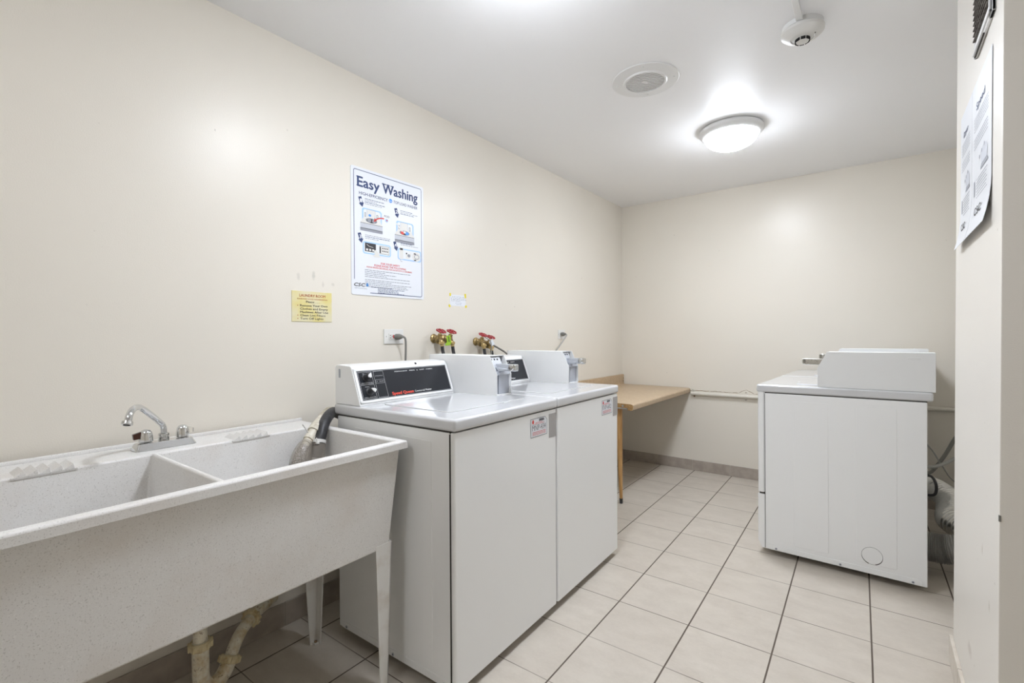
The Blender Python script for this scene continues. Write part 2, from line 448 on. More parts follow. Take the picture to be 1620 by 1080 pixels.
# tile baseboards: tiles 0.307 wide, 92 mm high with a pale joint between
def baseboard(name, p0, p1, nrm, first, h=.092, th=.009, mats=None, step=.3175, joint=.005):
    bm = new(); p0 = Vector(p0); p1 = Vector(p1); d = (p1 - p0); L = d.length; d.normalize(); n = Vector(nrm)
    Mx = frame(p0, d, n, Vector((0, 0, 1))) 
    box(bm, 0, L, 0, th * .6, 0, h - .002, mi=1, M=Mx)
    x = first - step * math.ceil(first / step)
    while x < L:
        a, b = max(0, x + joint / 2), min(L, x + step - joint / 2)
        if b - a > .01: box(bm, a, b, 0, th, 0, h, .0015, 1, 0, Mx)
        x += step
    return struct(name, bm, mats or [m_base, m_grout])
baseboard('baseboard_back', (0, YB, 0), (XN, YB, 0), (0, -1, 0), .358, .092)
baseboard('baseboard_left', (0, YF, 0), (0, YB - .01, 0), (1, 0, 0), .15, .10)
baseboard('baseboard_right', (XR, YN, 0), (XR, YFAR + .012, 0), (-1, 0, 0), .57, .098, .011, [m_basepaint, m_base])

# ------------------------------------------------------------------ ceiling fixtures
def dome_light(x, y, label, strength_mat):
    t = thing('ceiling_light', label, 'ceiling light', (x, y, H), group='dome ceiling lights')
    b = new(); lathe(b, [(.10, 0), (.170, 0), (.176, -.004), (.180, -.012), (.180, -.020), (.176, -.030), (.166, -.040), (.160, -.045), (.155, -.046), (.151, -.040)], (x, y, H), (0, 0, 1), 48)
    obj('trim_ring', b, m_fix, t)
    b = new(); R = .150; prof = [(.152 * math.cos(a), -.042 - .082 * math.sin(a)) for a in [PI / 2 * i / 12 for i in range(13)]]
    lathe(b, prof, (x, y, H), (0, 0, 1), 48); obj('glass_dome', b, strength_mat, t)
    b = new(); lathe(b, [(.004, 0), (.013, -.002), (.014, -.008), (.009, -.014), (.001, -.016)], (x, y, H - .122), (0, 0, 1), 20)
    obj('finial', b, m_fix, t)
    return t
dome_light(*LAMPS[0], 'lit frosted dome ceiling light with white trim above the folding counter end of the room', m_glow)
dome_light(*LAMPS[1], 'lit frosted dome ceiling light above the aisle beside the sink', m_glow)
# unseen fill lamp added behind the camera to brighten washer side and tub
t = thing('ceiling_light', 'added unseen dome fill light behind the camera near the sink end of room', 'ceiling light', (1.0, -.65, H), group='dome ceiling lights')
b = new(); lathe(b, [(.10, 0), (.178, -.002), (.178, -.018), (.150, -.036)], (1.0, -.65, H), (0, 0, 1), 32); obj('trim_ring', b, m_fix, t)
b = new(); lathe(b, [(.150 * math.cos(a), -.034 - .078 * math.sin(a)) for a in [PI / 2 * i / 8 for i in range(9)]], (1.0, -.65, H), (0, 0, 1), 32); obj('glass_dome', b, m_fill, t)

# round speaker
sx, sy = 1.077, 2.268
t = thing('ceiling_speaker', 'round white ceiling speaker with a slotted grille between light and poster wall', 'speaker', (sx, sy, H))
b = new(); lathe(b, [(.092, 0), (.158, 0), (.160, -.002), (.157, -.005), (.105, -.009), (.100, -.014), (.092, -.014), (.092, -.004)], (sx, sy, H), (0, 0, 1), 64, cap=False)
for a in (.3, 1.87, 3.44, 5.01): cyl(b, (sx + .135 * math.cos(a), sy + .135 * math.sin(a), H - .009), (0, 0, 1), .005, .004, 10)
obj('rim', b, m_fix, t)
b = new(); cyl(b, (sx, sy, H - .006), (0, 0, 1), .092, .004, 48, 1)
for i in range(-8, 9):
    o = i * .0108; L = math.sqrt(max(0, .092 ** 2 - o ** 2)) - .001
    if L > .01:
        a = math.radians(-32); Mx = Matrix.Translation((sx, sy, H)) @ Matrix.Rotation(a, 4, 'Z')
        box(b, o - .0030, o + .0030, -L, L, -.010, -.006, mi=0, M=Mx)
box(b, -.017, .017, -.010, .010, -.0125, -.009, .003, 2, 0, Matrix.Translation((sx, sy, H)) @ Matrix.Rotation(math.radians(58), 4, 'Z'))
obj('grille', b, [m_fix, m_grille], t)

# smoke detector and its conduit
dx, dy = 1.742, 2.262
t = thing('smoke_detector', 'round white smoke detector on the ceiling near the right wall', 'smoke detector', (dx, dy, H))
b = new(); lathe(b, [(.055, 0), (.073, 0), (.074, -.018), (.070, -.020)], (dx, dy, H), (0, 0, 1), 48, 0); obj('mounting_base', b, m_fix, t)
b = new(); lathe(b, [(.070, -.019), (.0775, -.022), (.0765, -.032), (.062, -.045), (.042, -.052), (.040, -.050), (.026, -.055), (.022, -.066), (.0005, -.067)], (dx, dy, H), (0, 0, 1), 48)
obj('housing', b, m_plastic, t)
b = new()
for k in range(8):
    a = 2 * PI * k / 8 + .2; Mx = Matrix.Translation((dx, dy, H)) @ Matrix.Rotation(a, 4, 'Z') @ Matrix.Translation((.0265, 0, 0)) 
    box(b, -.003, .0, -.008, .008, -.0665, -.056, mi=0, M=Mx)
cyl(b, (dx + .045, dy - .012, H - .0525), (0, 0, 1), .002, .003, 8)
obj('sensor_vents', b, m_dark, t)
b = new(); box(b, 1.727, 1.751, -.6, 2.205, H - .017, H, .003, 2); box(b, 1.729, 1.749, 2.19, 2.212, H - .03, H - .004, .004, 2)
tag(obj('surface_conduit', b, m_fix), 'white surface conduit running along ceiling to the smoke detector', 'conduit')

# ------------------------------------------------------------------ machines
def machine(kind, loc, rot, W, label, group, tagno=None, foot_extra=0):
    dry = kind == 'dryer'
    D = .679 if dry else .646; XB = D if dry else .625; FX = .715 if dry else .646
    t = thing('clothes_dryer' if dry else 'washing_machine', label, 'dryer' if dry else 'washing machine', loc, rot, group)
    O = lambda n, b, m, p=None, lab=None, bevel=0, ang=35: obj(n, b, m, p or t, lab, bevel, ang, world=False)
    # cabinet with pressed side panels and screwed bottom rail
    b = new(); box(b, 0, XB, 0, W, .035, .898, .004, 2)
    for side in (0, 1):
        y0, y1 = ((-.0016, .001) if side == 0 else (W - .001, W + .0016))
        for x0, x1 in ((.11, .27), (.385, .54)): prism(b, rrect(x0, x1, .085, .862, .008, 3), y0, y1, 'y', .0012, 1)
        ys = (-.0022, .001) if side == 0 else (W - .001, W + .0022)
        prism(b, rrect(.018, XB - .012, .037, .064, .010, 3), ys[0], ys[1], 'y', .0010, 1)
    box(b, .002, .004, .02, W - .02, .04, .89)
    O('cabinet', b, m_enamel, ang=20)
    for side in (-.0022, W + .0022):
        for x in (.052, .335, .625 - (0 if dry else .03)):
            b = new(); cyl(b, (x, side, .047), (0, -1 if side < 0 else 1, 0), .0058, .0018, 12); cyl(b, (x, side + (-.0016 if side < 0 else .0016), .047), (0, -1 if side < 0 else 1, 0), .0022, .0006, 8, 1)
            O('rail_screw', b, [m_steel_d, m_dark])
    if dry:
        b = new()
        n = 40
        pts = [(.206 + .042 * math.cos(2 * PI * i / n), .127 + .042 * math.sin(2 * PI * i / n)) for i in range(n + 1)]
        for i in range(n):
            a = 2 * PI * (i + .5) / n
            th = .0006 + .0016 * max(0, -math.sin(a)) * (abs(math.cos(a)) > .35)
            p, q = Vector((pts[i][0], 0, pts[i][1])), Vector((pts[i + 1][0], 0, pts[i + 1][1])); d = (q - p).normalized(); nn = Vector((-d.z, 0, d.x)) * th
            f = b.faces.new([b.verts.new(v + Vector((0, W + .0018, 0))) for v in (p - nn, p + nn, q + nn, q - nn)])
        O('vent_knockout', b, m_gap)
    # front
    if dry:
        b = new(); prism(b, rrect(XB, FX, 0, W, .012, 4), .345, .903, 'z', .003, 2); box(b, XB - .001, XB + .002, .004, W - .004, .04, .90, mi=0)
        O('front_panel', b, m_enamel)
        b = new(); prism(b, [(XB, .036), (XB + .016, .036), (FX, .075), (FX, .336), (XB, .336)], 0, W, 'y', .004, 2); O('lower_panel', b, m_enamel)
        b = new(); box(b, XB + .001, FX - .008, .004, W - .003, .334, .347); O('panel_gap', b, m_gap)
        b = new(); prism(b, rrect(.12, W - .12, .44, .83, .03, 5), FX, FX + .012, 'x', .004, 2); dr = O('door', b, m_enamel)
        b = new(); box(b, FX + .012, FX + .03, W - .17, W - .15, .58, .70, .004, 2); O('door_handle', b, m_plastic, dr)
    else:
        b = new(); prism(b, rrect(XB, FX, 0, W, .009, 4), .035, .8985, 'z', .003, 2); O('front_panel', b, m_enamel)
    b = new(); box(b, XB - .0014, XB + .0004, -.0002, W + .0002, .04, .893); O('seam', b, m_gap)
    b = new(); box(b, .0, XB, .003, W - .003, .895, .903); O('top_gap', b, m_gap)
    # top
    b = new(); box(b, -.022, FX + .006, -.003, W + .003, .902, .945, .011, 3); O('top_panel', b, m_enamel_t)
    b = new(); prism(b, rrect(.165, .545, .09, .575, .03, 5), .943, .9488, 'z', .0035, 2); box(b, .535, .552, .40, .44, .944, .9480, .002, 1)
    O('lid' if not dry else 'work_top', b, m_enamel_t)
    # feet
    for fx in (.06, XB - .07):
        for fy in (.06, W - .11):
            b = new(); ex = foot_extra if fx > .3 else 0
            lathe(b, [(.016, -ex), (.021, -ex + .002), (.021, .012 - ex), (.012, .014 - ex), (.010, .040), (.001, .040)], (fx, fy, 0), (0, 0, 1), 20); O('leveling_foot', b, m_black)
    # console
    YC = .540 if not dry else .545
    b = new()
    prof = [(-.022, .945), (.143, .945), (.1415, .952), (.0905, 1.088), (.086, 1.096), (.078, 1.1005), (-.006, 1.1045), (-.016, 1.101), (-.022, 1.09)]
    prism(b, prof, .004, YC, 'y', .003, 2)
    con = O('control_console', b, m_enamel)
    # the sloped face
    bx, bz, tx, tz = .1422, .9515, .0898, 1.0905
    v = Vector((tx - bx, 0, tz - bz)); Lf = v.length
    pr = Print((bx, .004, bz), (0, 1, 0), v, .0)
    nrm = pr.n
    WF = YC - .004
    b = new(); Mx = frame(Vector((bx, .004, bz)), Vector((0, 1, 0)), v.normalized(), nrm)
    # raised white surround
    for (a0, a1, c0, c1) in ((.004, WF - .003, .003, .013), (.004, WF - .003, Lf - .012, Lf - .002), (.004, .016, .003, Lf - .002), (WF - .014, WF - .003, .003, Lf - .002)):
        box(b, a0, a1, c0, c1, -.001, .004, .0015, 2, M=Mx)
    O('console_surround', b, m_enamel, con)
    b = new(); box(b, .015, WF - .013, .012, Lf - .011, -.0005, .0016, mi=0, M=Mx); cp = O('control_face', b, m_panel, con)
    p = Print(Vector((bx, .004, bz)) + nrm * .0017, (0, 1, 0), v, .0003)
    a0, a1, c0, c1 = .018, WF - .016, .015, Lf - .014
    p.border(a0, a1, c0, c1, .0011, 0)
    if not dry:
        cm = (c0 + c1) / 2 + .002
        p.border(a0 + .004, a0 + .070, cm + .003, c1 - .004, .0009, 0); p.border(a0 + .004, a0 + .070, c0 + .004, cm, .0009, 0)
        p.border(a0 + .078, a0 + .128, c0 + .004, c1 - .004, .0009, 0); p.border(a0 + .081, a0 + .125, cm + .002, cm + .018, .0008, 0)
        p.text('WASH TEMPERATURE', a0 + .010, cm + .006, .055, .004, 0); p.text('FABRIC SELECTOR', a0 + .010, c0 + .007, .055, .004, 0)
        p.text('HOT', a0 + .024, c1 - .012, .010, .0035, 0); p.text('CYCLE STATUS', a0 + .084, c1 - .026, .038, .004, 0)
        p.text('0   45:00', a0 + .086, cm + .008, .034, .004, 0)
        p.text('NORMAL', a0 + .024, cm - .010, .020, .0032, 0)
        p.text('PERMANENT   PRESS   &   KNIT   FABRIC', a0 + .19, c1 - .014, .225, .0046, 1)
        p.text('Speed Queen', a0 + .150, c0 + .007, .118, .0125, 2, bold=.05)
        p.text('Commercial Washer', a0 + .276, c0 + .008, .100, .0085, 1)
        for ka, kc in ((a0 + .036, (cm + c1) / 2 + .001), (a0 + .040, (c0 + cm) / 2 + .001)):
            P0 = Vector((bx, .004, bz)) + Vector((0, 1, 0)) * ka + v.normalized() * kc + nrm * .0016
            kb = new(); lathe(kb, [(.0175, 0), (.0170, .003), (.0135, .005), (.0115, .028), (.010, .030), (.0005, .0302)], P0, nrm, 20)
            kn = O('knob', kb, m_black, con)
            kb = new(); Mk = frame(P0, Vector((0, 1, 0)), v.normalized(), nrm)
            Mk = Mk @ Matrix.Rotation(-.5 if kc > cm else 1.0, 4, 'Z')
            prism(kb, [(-.0055, -.009), (-.0080, -.003), (-.005, .005), (0, .014), (.005, .005), (.0080, -.003), (.0055, -.009)], .028, .034, 'z', .0008, 1, M=Mk)
            O('knob_pointer', kb, m_pointer, con)
    else:
        p.text('Speed Queen', a0 + .150, c0 + .007, .118, .0125, 2, bold=.05); p.text('Commercial Dryer', a0 + .276, c0 + .008, .100, .0085, 1)
    p.bm and O('face_print', p.bm, [m_silver, m_white, m_red], con)
    b = new(); Mx2 = Matrix.Translation((.083, .30, 1.099)); cyl(b, (.086, .345, 1.0945), (.6, 0, .8), .0055, .003, 14); O('lock_hole', b, m_dark, con)
    b = new(); box(b, .006, .016, .0018, .005, 1.052, 1.088, .001, 1); box(b, .008, .014, .0012, .0035, 1.058, 1.082); O('side_vent', b, m_steel_d, con)
    # coin box: two side plates, a back housing, sloped coin face, vault door and slide
    e = .03 if dry else 0
    yb0, yb1 = (.545, .655) if not dry else (.560, .672)
    zt, zm, zb = 1.128, 1.044, .9455
    xf, xt = .402 + e, .360 + e
    b = new()
    plate = [(-.03, zb), (xf, zb), (xf, zm), (xt, zt), (-.03, zt)]
    for y in (yb0, yb1 - .0025): prism(b, plate, y, y + .0025, 'y', .0006, 1)
    box(b, -.03, xt - .004, yb0 + .001, yb1 - .001, zt - .0025, zt, .0005, 1)
    box(b, -.03, .26 + e, yb0 + .002, yb1 - .002, zb, zt - .002)
    box(b, .26 + e, xf, yb0 + .001, yb1 - .001, zb, zb + .006)
    cyl(b, (.03, yb0 + .02, zt), (0, 0, 1), .003, .004, 10); cyl(b, (xf - .03, yb0 + .0002, zb + .05), (0, -1, 0), .0016, .0006, 8)
    if dry: box(b, .02, .07, yb1 - .001, yb1 + .0012, zt - .03, zt - .022, .001, 1)
    cb = O('coin_box', b, m_box)
    b = new(); box(b, .262 + e, xf - .012, yb0 + .030, yb1 - .003, zb + .006, zm - .002, .003, 2)
    box(b, .262 + e, xf - .04, yb0 + .004, yb0 + .030, zb + .006, zm - .002)
    prism(b, [(xf - .02, zm - .004), (xf - .004, zm - .004), (xf - .010, zm + .012), (xf - .03, zm + .014)], yb0 + .004, yb1 - .003, 'y', .001, 1)
    O('vault_door', b, m_steel_d, cb)
    b = new()
    prism(b, [(.30 + e, zm + .01), (xf - .02, zm + .01), (xt - .012, zt - .004), (.30 + e, zt - .004)], yb0 + .004, yb1 - .024, 'y', .001, 1)
    box(b, xt - .05, xt + .004, yb0 + .010, yb1 - .030, zm + .034, zm + .044, .002, 1)
    O('coin_plate', b, m_plate, cb)
    b = new()
    for k in range(3):
        yy = yb0 + .018 + k * .022; zz = zt - .019; xx = xf - .02 - (zz - zm - .01) * (xf - xt - .008) / (zt - zm - .014)
        cyl(b, (xx - .001, yy, zz), (.9, 0, .44), .0042, .003, 10)
    O('screw_holes', b, m_dark, cb)
    b = new(); ys = yb0 + .052
    box(b, .30 + e, xf + .072, ys - .014, ys + .014, zm + .014, zm + .046, .002, 1)
    prism(b, [(xf - .012, zm + .010), (xf + .030, zm + .020), (xf + .030, zm + .026), (xf - .03, zm + .030)], ys - .026, ys - .012, 'y', .002, 1)
    O('coin_slide', b, m_plate if not dry else m_chrome_w, cb)
    b = new(); lathe(b, [(.012, -.003), (.0165, 0), (.0165, .008), (.012, .012), (.002, .0125)], (xf + .056, ys - .014, zm + .032), (0, -1, 0), 8)
    box(b, xf + .0555, xf + .0745, ys - .016, ys + .014, zm + .018, zm + .046, .003, 1)
    O('slide_knob', b, m_chrome_w, cb)
    # stickers on the front
    if tagno:
        p = Print((FX, .452, .803), (0, 1, 0), (0, 0, 1), .0006)
        w, h = .125, .075
        p.poly([(0, 0), (w, 0), (w, h - .016), (w - .016, h), (0, h)], 0, 1)
        for q in (((0, 0), (w, 0)), ((w, 0), (w, h - .016)), ((w, h - .016), (w - .016, h)), ((w - .016, h), (0, h)), ((0, h), (0, 0))): p.stroke(q, .0016, 1, 1.6)
        p.text(tagno, .010, .026, w - .022, .022, 1, 2, bold=-.012)
        p.poly([(.012, .056), (.020, .054), (.024, .061), (.020, .071), (.013, .070), (.009, .062)], 2, 2)
        p.text('CSC', .009, .048, .014, .004, 1, 2)
        for k in range(12): p.rect(.062 + k * .0033, .062 + k * .0033 + .0021, .061, .071, 1, 2)
        for k, (aa, ww) in enumerate(((.034, .05), (.026, .074))): p.greek(aa, .0565 - k * .0055, ww, .0024, 2, k, .8, 2)
        for k in range(3): p.greek(.012, .018 - k * .0055, w - .024, .0024, 2, 5 + k, .8, 2)
        O('asset_tag', p.bm, [m_paper, m_ink, m_redp], None, 'white sticker reading ' + tagno)
        b = new(); box(b, FX - .0005, FX + .0012, .592, W - .004, .780, .882, .0004, 1); O('grey_patch', b, m_patch, None, 'rough grey adhesive strip')
    return t

w1 = machine('washer', (.237, 1.102, 0), (0, 0, .024), .656, 'white coin washing machine next to the sink, with black control face in full view', 'coin washers', 'MNP-434')
w2 = machine('washer', (.221, 1.766, 0), (0, 0, .028), .656, 'white coin washing machine beside the wooden counter, its control face mostly hidden', 'coin washers', 'FXP-602')
_d1 = machine('dryer', (2.204, 3.589, .002), (0, .006, PI - .035), .680, 'white coin dryer nearest the camera, its whole plain side facing the aisle', 'coin dryers', None, .006)
_d2 = machine('dryer', (2.226, 4.285, .002), (0, .006, PI - .035), .680, 'white coin dryer against the back wall, hidden behind the nearer dryer', 'coin dryers', None, .006)

# ------------------------------------------------------------------ laundry sink
SR = (.015, 1.066, 0); SA = .020
sink = thing('laundry_sink', 'speckled white double-basin laundry sink on tapered legs beside the washers', 'sink', SR, (0, 0, SA))
def tub_mesh():
    t = new(); cache = {}
    def V(x, y, z):
        k = (round(x, 4), round(y, 4), round(z, 4))
        if k not in cache: cache[k] = t.verts.new(k)
        return cache[k]
    def Q(*p): t.faces.new([V(*q) for q in p])
    ZT, ZR = .860, .834
    xs = [0, .182, .650, .682]; ys = [-1.170, -1.138, -.587, -.573, -.032, 0]
    for i in range(3):
        for j in range(5):
            if i == 1 and j in (1, 3): continue
            Q((xs[i], ys[j], ZT), (xs[i + 1], ys[j], ZT), (xs[i + 1], ys[j + 1], ZT), (xs[i], ys[j + 1], ZT))
    # basins
    for (y0, y1) in ((ys[1], ys[2]), (ys[3], ys[4])):
        a = [(xs[1], y0, ZT), (xs[2], y0, ZT), (xs[2], y1, ZT), (xs[1], y1, ZT)]
        b = [(xs[1] + .035, y0 + .035, .53), (xs[2] - .035, y0 + .035, .53), (xs[2] - .035, y1 - .035, .53), (xs[1] + .035, y1 - .035, .53)]
        for k in range(4): Q(a[k], a[(k + 1) % 4], b[(k + 1) % 4], b[k])
        Q(*b)
    def ring(x0, x1, y0, y1, z, cx=(), cy=()):
        return (x0, x1, y0, y1, z)
    # rim edge (split to match the grid)
    def side(z0, z1, ex=0):
        for j in range(5):
            Q((0, ys[j], z1), (0, ys[j + 1], z1), (0, ys[j + 1], z0), (0, ys[j], z0))
            Q((xs[3], ys[j], z0), (xs[3], ys[j + 1], z0), (xs[3], ys[j + 1], z1), (xs[3], ys[j], z1))
        for i in range(3):
            Q((xs[i], ys[0], z0), (xs[i + 1], ys[0], z0), (xs[i + 1], ys[0], z1), (xs[i], ys[0], z1))
            Q((xs[i], 0, z1), (xs[i + 1], 0, z1), (xs[i + 1], 0, z0), (xs[i], 0, z0))
    side(ZR, ZT)
    bmesh.ops.recalc_face_normals(t, faces=t.faces[:])
    # body below the rim
    A = [(.012, -1.150), (.664, -1.150), (.664, -.020), (.012, -.020)]
    B = [(.070, -1.110), (.640, -1.110), (.640, -.050), (.070, -.050)]
    va = [t.verts.new((x, y, ZR)) for x, y in A]; vb = [t.verts.new((x, y, .498)) for x, y in B]
    for k in range(4): t.faces.new((va[k], va[(k + 1) % 4], vb[(k + 1) % 4], vb[k]))
    t.faces.new(vb)
    # underside of the rim
    o = [(0, -1.170), (.682, -1.170), (.682, 0), (0, 0)]; vo = [t.verts.new((x, y, ZR)) for x, y in o]
    for k in range(4): t.faces.new((vo[k], vo[(k + 1) % 4], va[(k + 1) % 4], va[k]))
    bmesh.ops.remove_doubles(t, verts=t.verts[:], dist=.0002)
    return t
b = tub_mesh(); tub = obj('basin', b, m_tub, sink, None, .006, 40, world=False)
b = new(); box(b, 0, .012, -1.170, 0, .858, .872, .004, 2); obj('rear_lip', b, m_tub, sink, world=False)
for y0 in (-.884, -.350):
    b = new()
    prism(b, [(.165, .8590), (.1860, .8592), (.1868, .8585), (.1850, .852), (.165, .852)], y0 - .006, y0 + .124, 'y', .0015, 2)
    for k in range(5):
        yy = y0 + k * .024
        prism(b, [(yy, .8585), (yy + .022, .8585), (yy + .019, .8725), (yy + .001, .8600)], .105, .1865, 'x', .0008, 1)
    obj('soap_shelf', b, m_tub, sink, world=False)
def leg(xc, yc, sx_, sy_):
    """tapered angle leg; corner at (xc,yc), flanges running to -sx_, -sy_"""
    b = new(); wt, wb, th = .066, .030, .004
    for ax in (0, 1):
        t = new()
        def c(w, z, o):
            ins = .012 * (1 - z / .52)
            X, Y = xc - sx_ * ins, yc - sy_ * ins
            return (X - sx_ * w, Y - sy_ * o, z) if ax == 0 else (X - sx_ * o, Y - sy_ * w, z)
        P = [(0, 0, 0), (wb, 0, 0), (wt, .515, 0), (0, .515, 0)]
        a = [t.verts.new(c(w, z, 0)) for w, z, _ in P]; d = [t.verts.new(c(w, z, th)) for w, z, _ in P]
        t.faces.new(a); t.faces.new(d[::-1])
        for k in range(4): t.faces.new((a[k], d[k], d[(k + 1) % 4], a[(k + 1) % 4]))
        bmesh.ops.recalc_face_normals(t, faces=t.faces[:]); merge(b, t)
    # gusset and foot plate
    zz = .285; w = .044
    prism(b, [(xc - sx_ * .006, yc - sy_ * .006), (xc - sx_ * w, yc - sy_ * .006), (xc - sx_ * .006, yc - sy_ * w)], zz, zz + .004, 'z')
    prism(b, [(xc - sx_ * .012, yc - sy_ * .012), (xc - sx_ * .036, yc - sy_ * .012), (xc - sx_ * .030, yc - sy_ * .030), (xc - sx_ * .012, yc - sy_ * .036)], 0, .006, 'z')
    cyl(b, (xc - sx_ * .022, yc - sy_ * .022, .006), (0, 0, 1), .006, .004, 10, 1)
    obj('leg', b, [m_leg, m_rust], sink, world=False)
leg(.642, -.040, 1, 1); leg(.180, -.040, -1, 1); leg(.642, -1.125, 1, -1); leg(.180, -1.125, -1, -1)
for yy in (-.860, -.300):
    b = new(); cyl(b, (.40, yy, .5305), (0, 0, 1), .045, .002, 24); obj('drain_strainer', b, m_steel, sink, world=False)

# faucet
fz = .8605
fa = thing('faucet', 'chrome two-handle faucet with angled swing spout on the sink ledge', 'faucet', (.12, .540, fz), (0, 0, 0))
b = new()
t_ = new(); lo = rrect(.088, .156, .455, .625, .010, 4); hi = rrect(.098, .144, .464, .616, .010, 4)
va = [t_.verts.new((x, y, fz)) for x, y in lo]; vb = [t_.verts.new((x, y, fz + .022)) for x, y in hi]
n_ = len(va)
for k in range(n_): t_.faces.new((va[k], va[(k + 1) % n_], vb[(k + 1) % n_], vb[k]))
t_.faces.new(vb); t_.faces.new(va[::-1]); bmesh.ops.recalc_face_normals(t_, faces=t_.faces[:]); merge(b, t_)
obj('base_plate', b, m_chrome, fa, None, .002)
for yy, lev in ((.492, -1), (.594, 1)):
    b = new(); lathe(b, [(.0165, .0), (.0195, .002), (.0190, .016), (.0165, .030), (.0120, .037), (.006, .0395), (.0005, .040)], (.118, yy, fz + .0235), (0, 0, 1), 28)
    hd = obj('handle', b, m_chrome, fa)
    b = new()
    if lev < 0:
        prism(b, [(yy - .012, fz + .036), (yy - .033, fz + .034), (yy - .035, fz + .052), (yy - .012, fz + .058)], .110, .124, 'x', .002, 2); obj('lever', b, m_leverb, hd, 'lever coloured as a dark brown reflection')
    else:
        prism(b, [(yy + .012, fz + .036), (yy + .031, fz + .034), (yy + .032, fz + .050), (yy + .012, fz + .056)], .111, .123, 'x', .002, 2); obj('lever', b, m_clear, hd, 'clear lever')
b = new()
tube(b, [(.112, .542, fz + .02), (.112, .542, fz + .052), (.114, .539, fz + .068), (.122, .528, fz + .082), (.165, .490, fz + .118), (.195, .464, fz + .140), (.215, .448, fz + .149), (.240, .430, fz + .148), (.258, .417, fz + .135), (.268, .409, fz + .112)], .0092, 18, 6)
sp_ = obj('spout', b, m_chrome, fa)
b = new(); lathe(b, [(.0145, 0), (.0150, .002), (.0150, .009), (.0125, .010), (.0125, .012), (.0150, .013), (.0150, .020), (.011, .022)], (.112, .542, fz + .022), (0, 0, 1), 20); obj('collar', b, m_chrome_w, fa)
b = new(); d_ = Vector((.010, -.008, -.024)).normalized(); P_ = Vector((.2665, .410, fz + .117))
lathe(b, [(.0095, 0), (.0135, .001), (.0140, .009), (.0125, .011), (.009, .0112), (.0085, .004)], P_, d_, 24, cap=False); cyl(b, P_ + d_ * .006, d_, .009, .001, 16, 1)
obj('aerator', b, [m_chrome_w, m_dark], sp_)

# drain trap
tr = thing('drain_trap', 'yellowed plastic P-trap drain pipe below the sink', 'pipe', (.225, .602, .05))
b = new(); tube(b, [(.225, .602, .50), (.225, .602, .20)], .0205, 20, 1); obj('tailpiece', b, m_pvc, tr)
b = new(); tube(b, [(.225, .602, .225), (.225, .602, .14), (.225, .604, .096), (.222, .618, .064), (.216, .640, .052), (.207, .665, .054), (.198, .685, .067), (.190, .700, .086), (.185, .711, .104)], .0245, 22, 6)
obj('trap_bend', b, m_pvc, tr)
b = new(); tube(b, [(.186, .709, .100), (.177, .724, .122), (.160, .748, .144), (.136, .782, .158), (.105, .825, .163)], .0205, 20, 6); obj('trap_arm', b, m_pvc, tr)
b = new(); tube(b, [(.108, .821, .163), (.085, .850, .162), (.060, .880, .156), (.030, .914, .148), (.002, .945, .142)], .022, 18, 5); obj('wall_elbow', b, m_pvc, tr)
def nut(p, d, r=.033, h=.026):
    b = new(); d = Vector(d).normalized()
    lathe(b, [(r - .009, 0), (r - .003, .001), (r, .005), (r, h - .005), (r - .004, h), (r - .010, h)], p, d, 24)
    up = Vector((0, 0, 1)) if abs(d.z) < .9 else Vector((1, 0, 0)); u = d.cross(up).normalized(); w = d.cross(u)
    for k in range(10):
        a = 2 * PI * k / 10; c = Vector(p) + (u * math.cos(a) + w * math.sin(a)) * (r + .0005)
        Mx = frame(c, u * math.cos(a) + w * math.sin(a), (w * math.cos(a) - u * math.sin(a)), d)
        box(b, -.002, .003, -.0035, .0035, .003, h - .003, .001, 1, M=Mx)
    obj('slip_nut', b, m_pvc_nut, tr)
nut((.225, .602, .198), (0, 0, 1)); nut((.1915, .698, .082), (-.25, .5, 1)); nut((.122, .801, .160), (-.58, .80, .06), .032, .022)

# two washer drain hoses hooked over the sink's rear right corner
dh = thing('drain_hose', 'ivory corrugated drain hose with lint mesh end hanging into the sink', 'hose', (.20, 1.05, .88), group='washer drain hoses')
b = new()
path = [(.075, 1.40, .60), (.060, 1.33, .78), (.062, 1.25, .850), (.092, 1.192, .885), (.140, 1.125, .902), (.180, 1.078, .896), (.200, 1.054, .887)]
sm = smooth_path(path, 25)
tube(b, sm, .017, 16, 1, rf=lambda s: .0165 + .0030 * (1 if int(s * 150) % 4 < 2 else -.6)); obj('corrugated_hose', b, m_hosew, dh)
b = new(); tube(b, [(.196, 1.059, .889), (.245, 1.003, .867)], .018, 18, 1, rf=lambda s: .0175 + .003 * s); tube(b, [(.243, 1.005, .868), (.256, .984, .853)], .0225, 18, 1); tube(b, [(.254, .988, .856), (.266, .967, .836)], .0175, 16, 1)
tube(b, [(.264, .970, .839), (.272, .955, .827)], .020, 16, 1); tube(b, [(.270, .958, .829), (.279, .943, .817)], .0165, 16, 1); tube(b, [(.277, .945, .819), (.288, .925, .803)], .0135, 16, 1)
obj('coupling', b, m_hosew, dh)
b = new(); tube(b, [(.262, .962, .852), (.268, .946, .872), (.272, .933, .890)], .0022, 8, 3); obj('zip_tie', b, m_plastic, dh)
b = new(); tube(b, [(.284, .933, .811), (.292, .917, .795), (.300, .901, .765), (.306, .890, .735), (.312, .880, .690)], .02, 20, 6, rf=lambda s: .0135 + .007 * math.sin(min(1, s * 1.6) * PI / 2)); obj('lint_sock', b, m_mesh, dh)
b = new(); tube(b, [(.276, .950, .822), (.286, .930, .800), (.298, .912, .765), (.308, .900, .720), (.316, .890, .660)], .03, 20, 6, rf=lambda s: .019 + .020 * math.sin(min(1, s * 1.5) * PI / 2)); obj('mesh_bag', b, m_bag, dh)
dh = thing('drain_hose', 'thick black rubber drain hose with mesh sock hanging into the sink', 'hose', (.24, 1.04, .88), group='washer drain hoses')
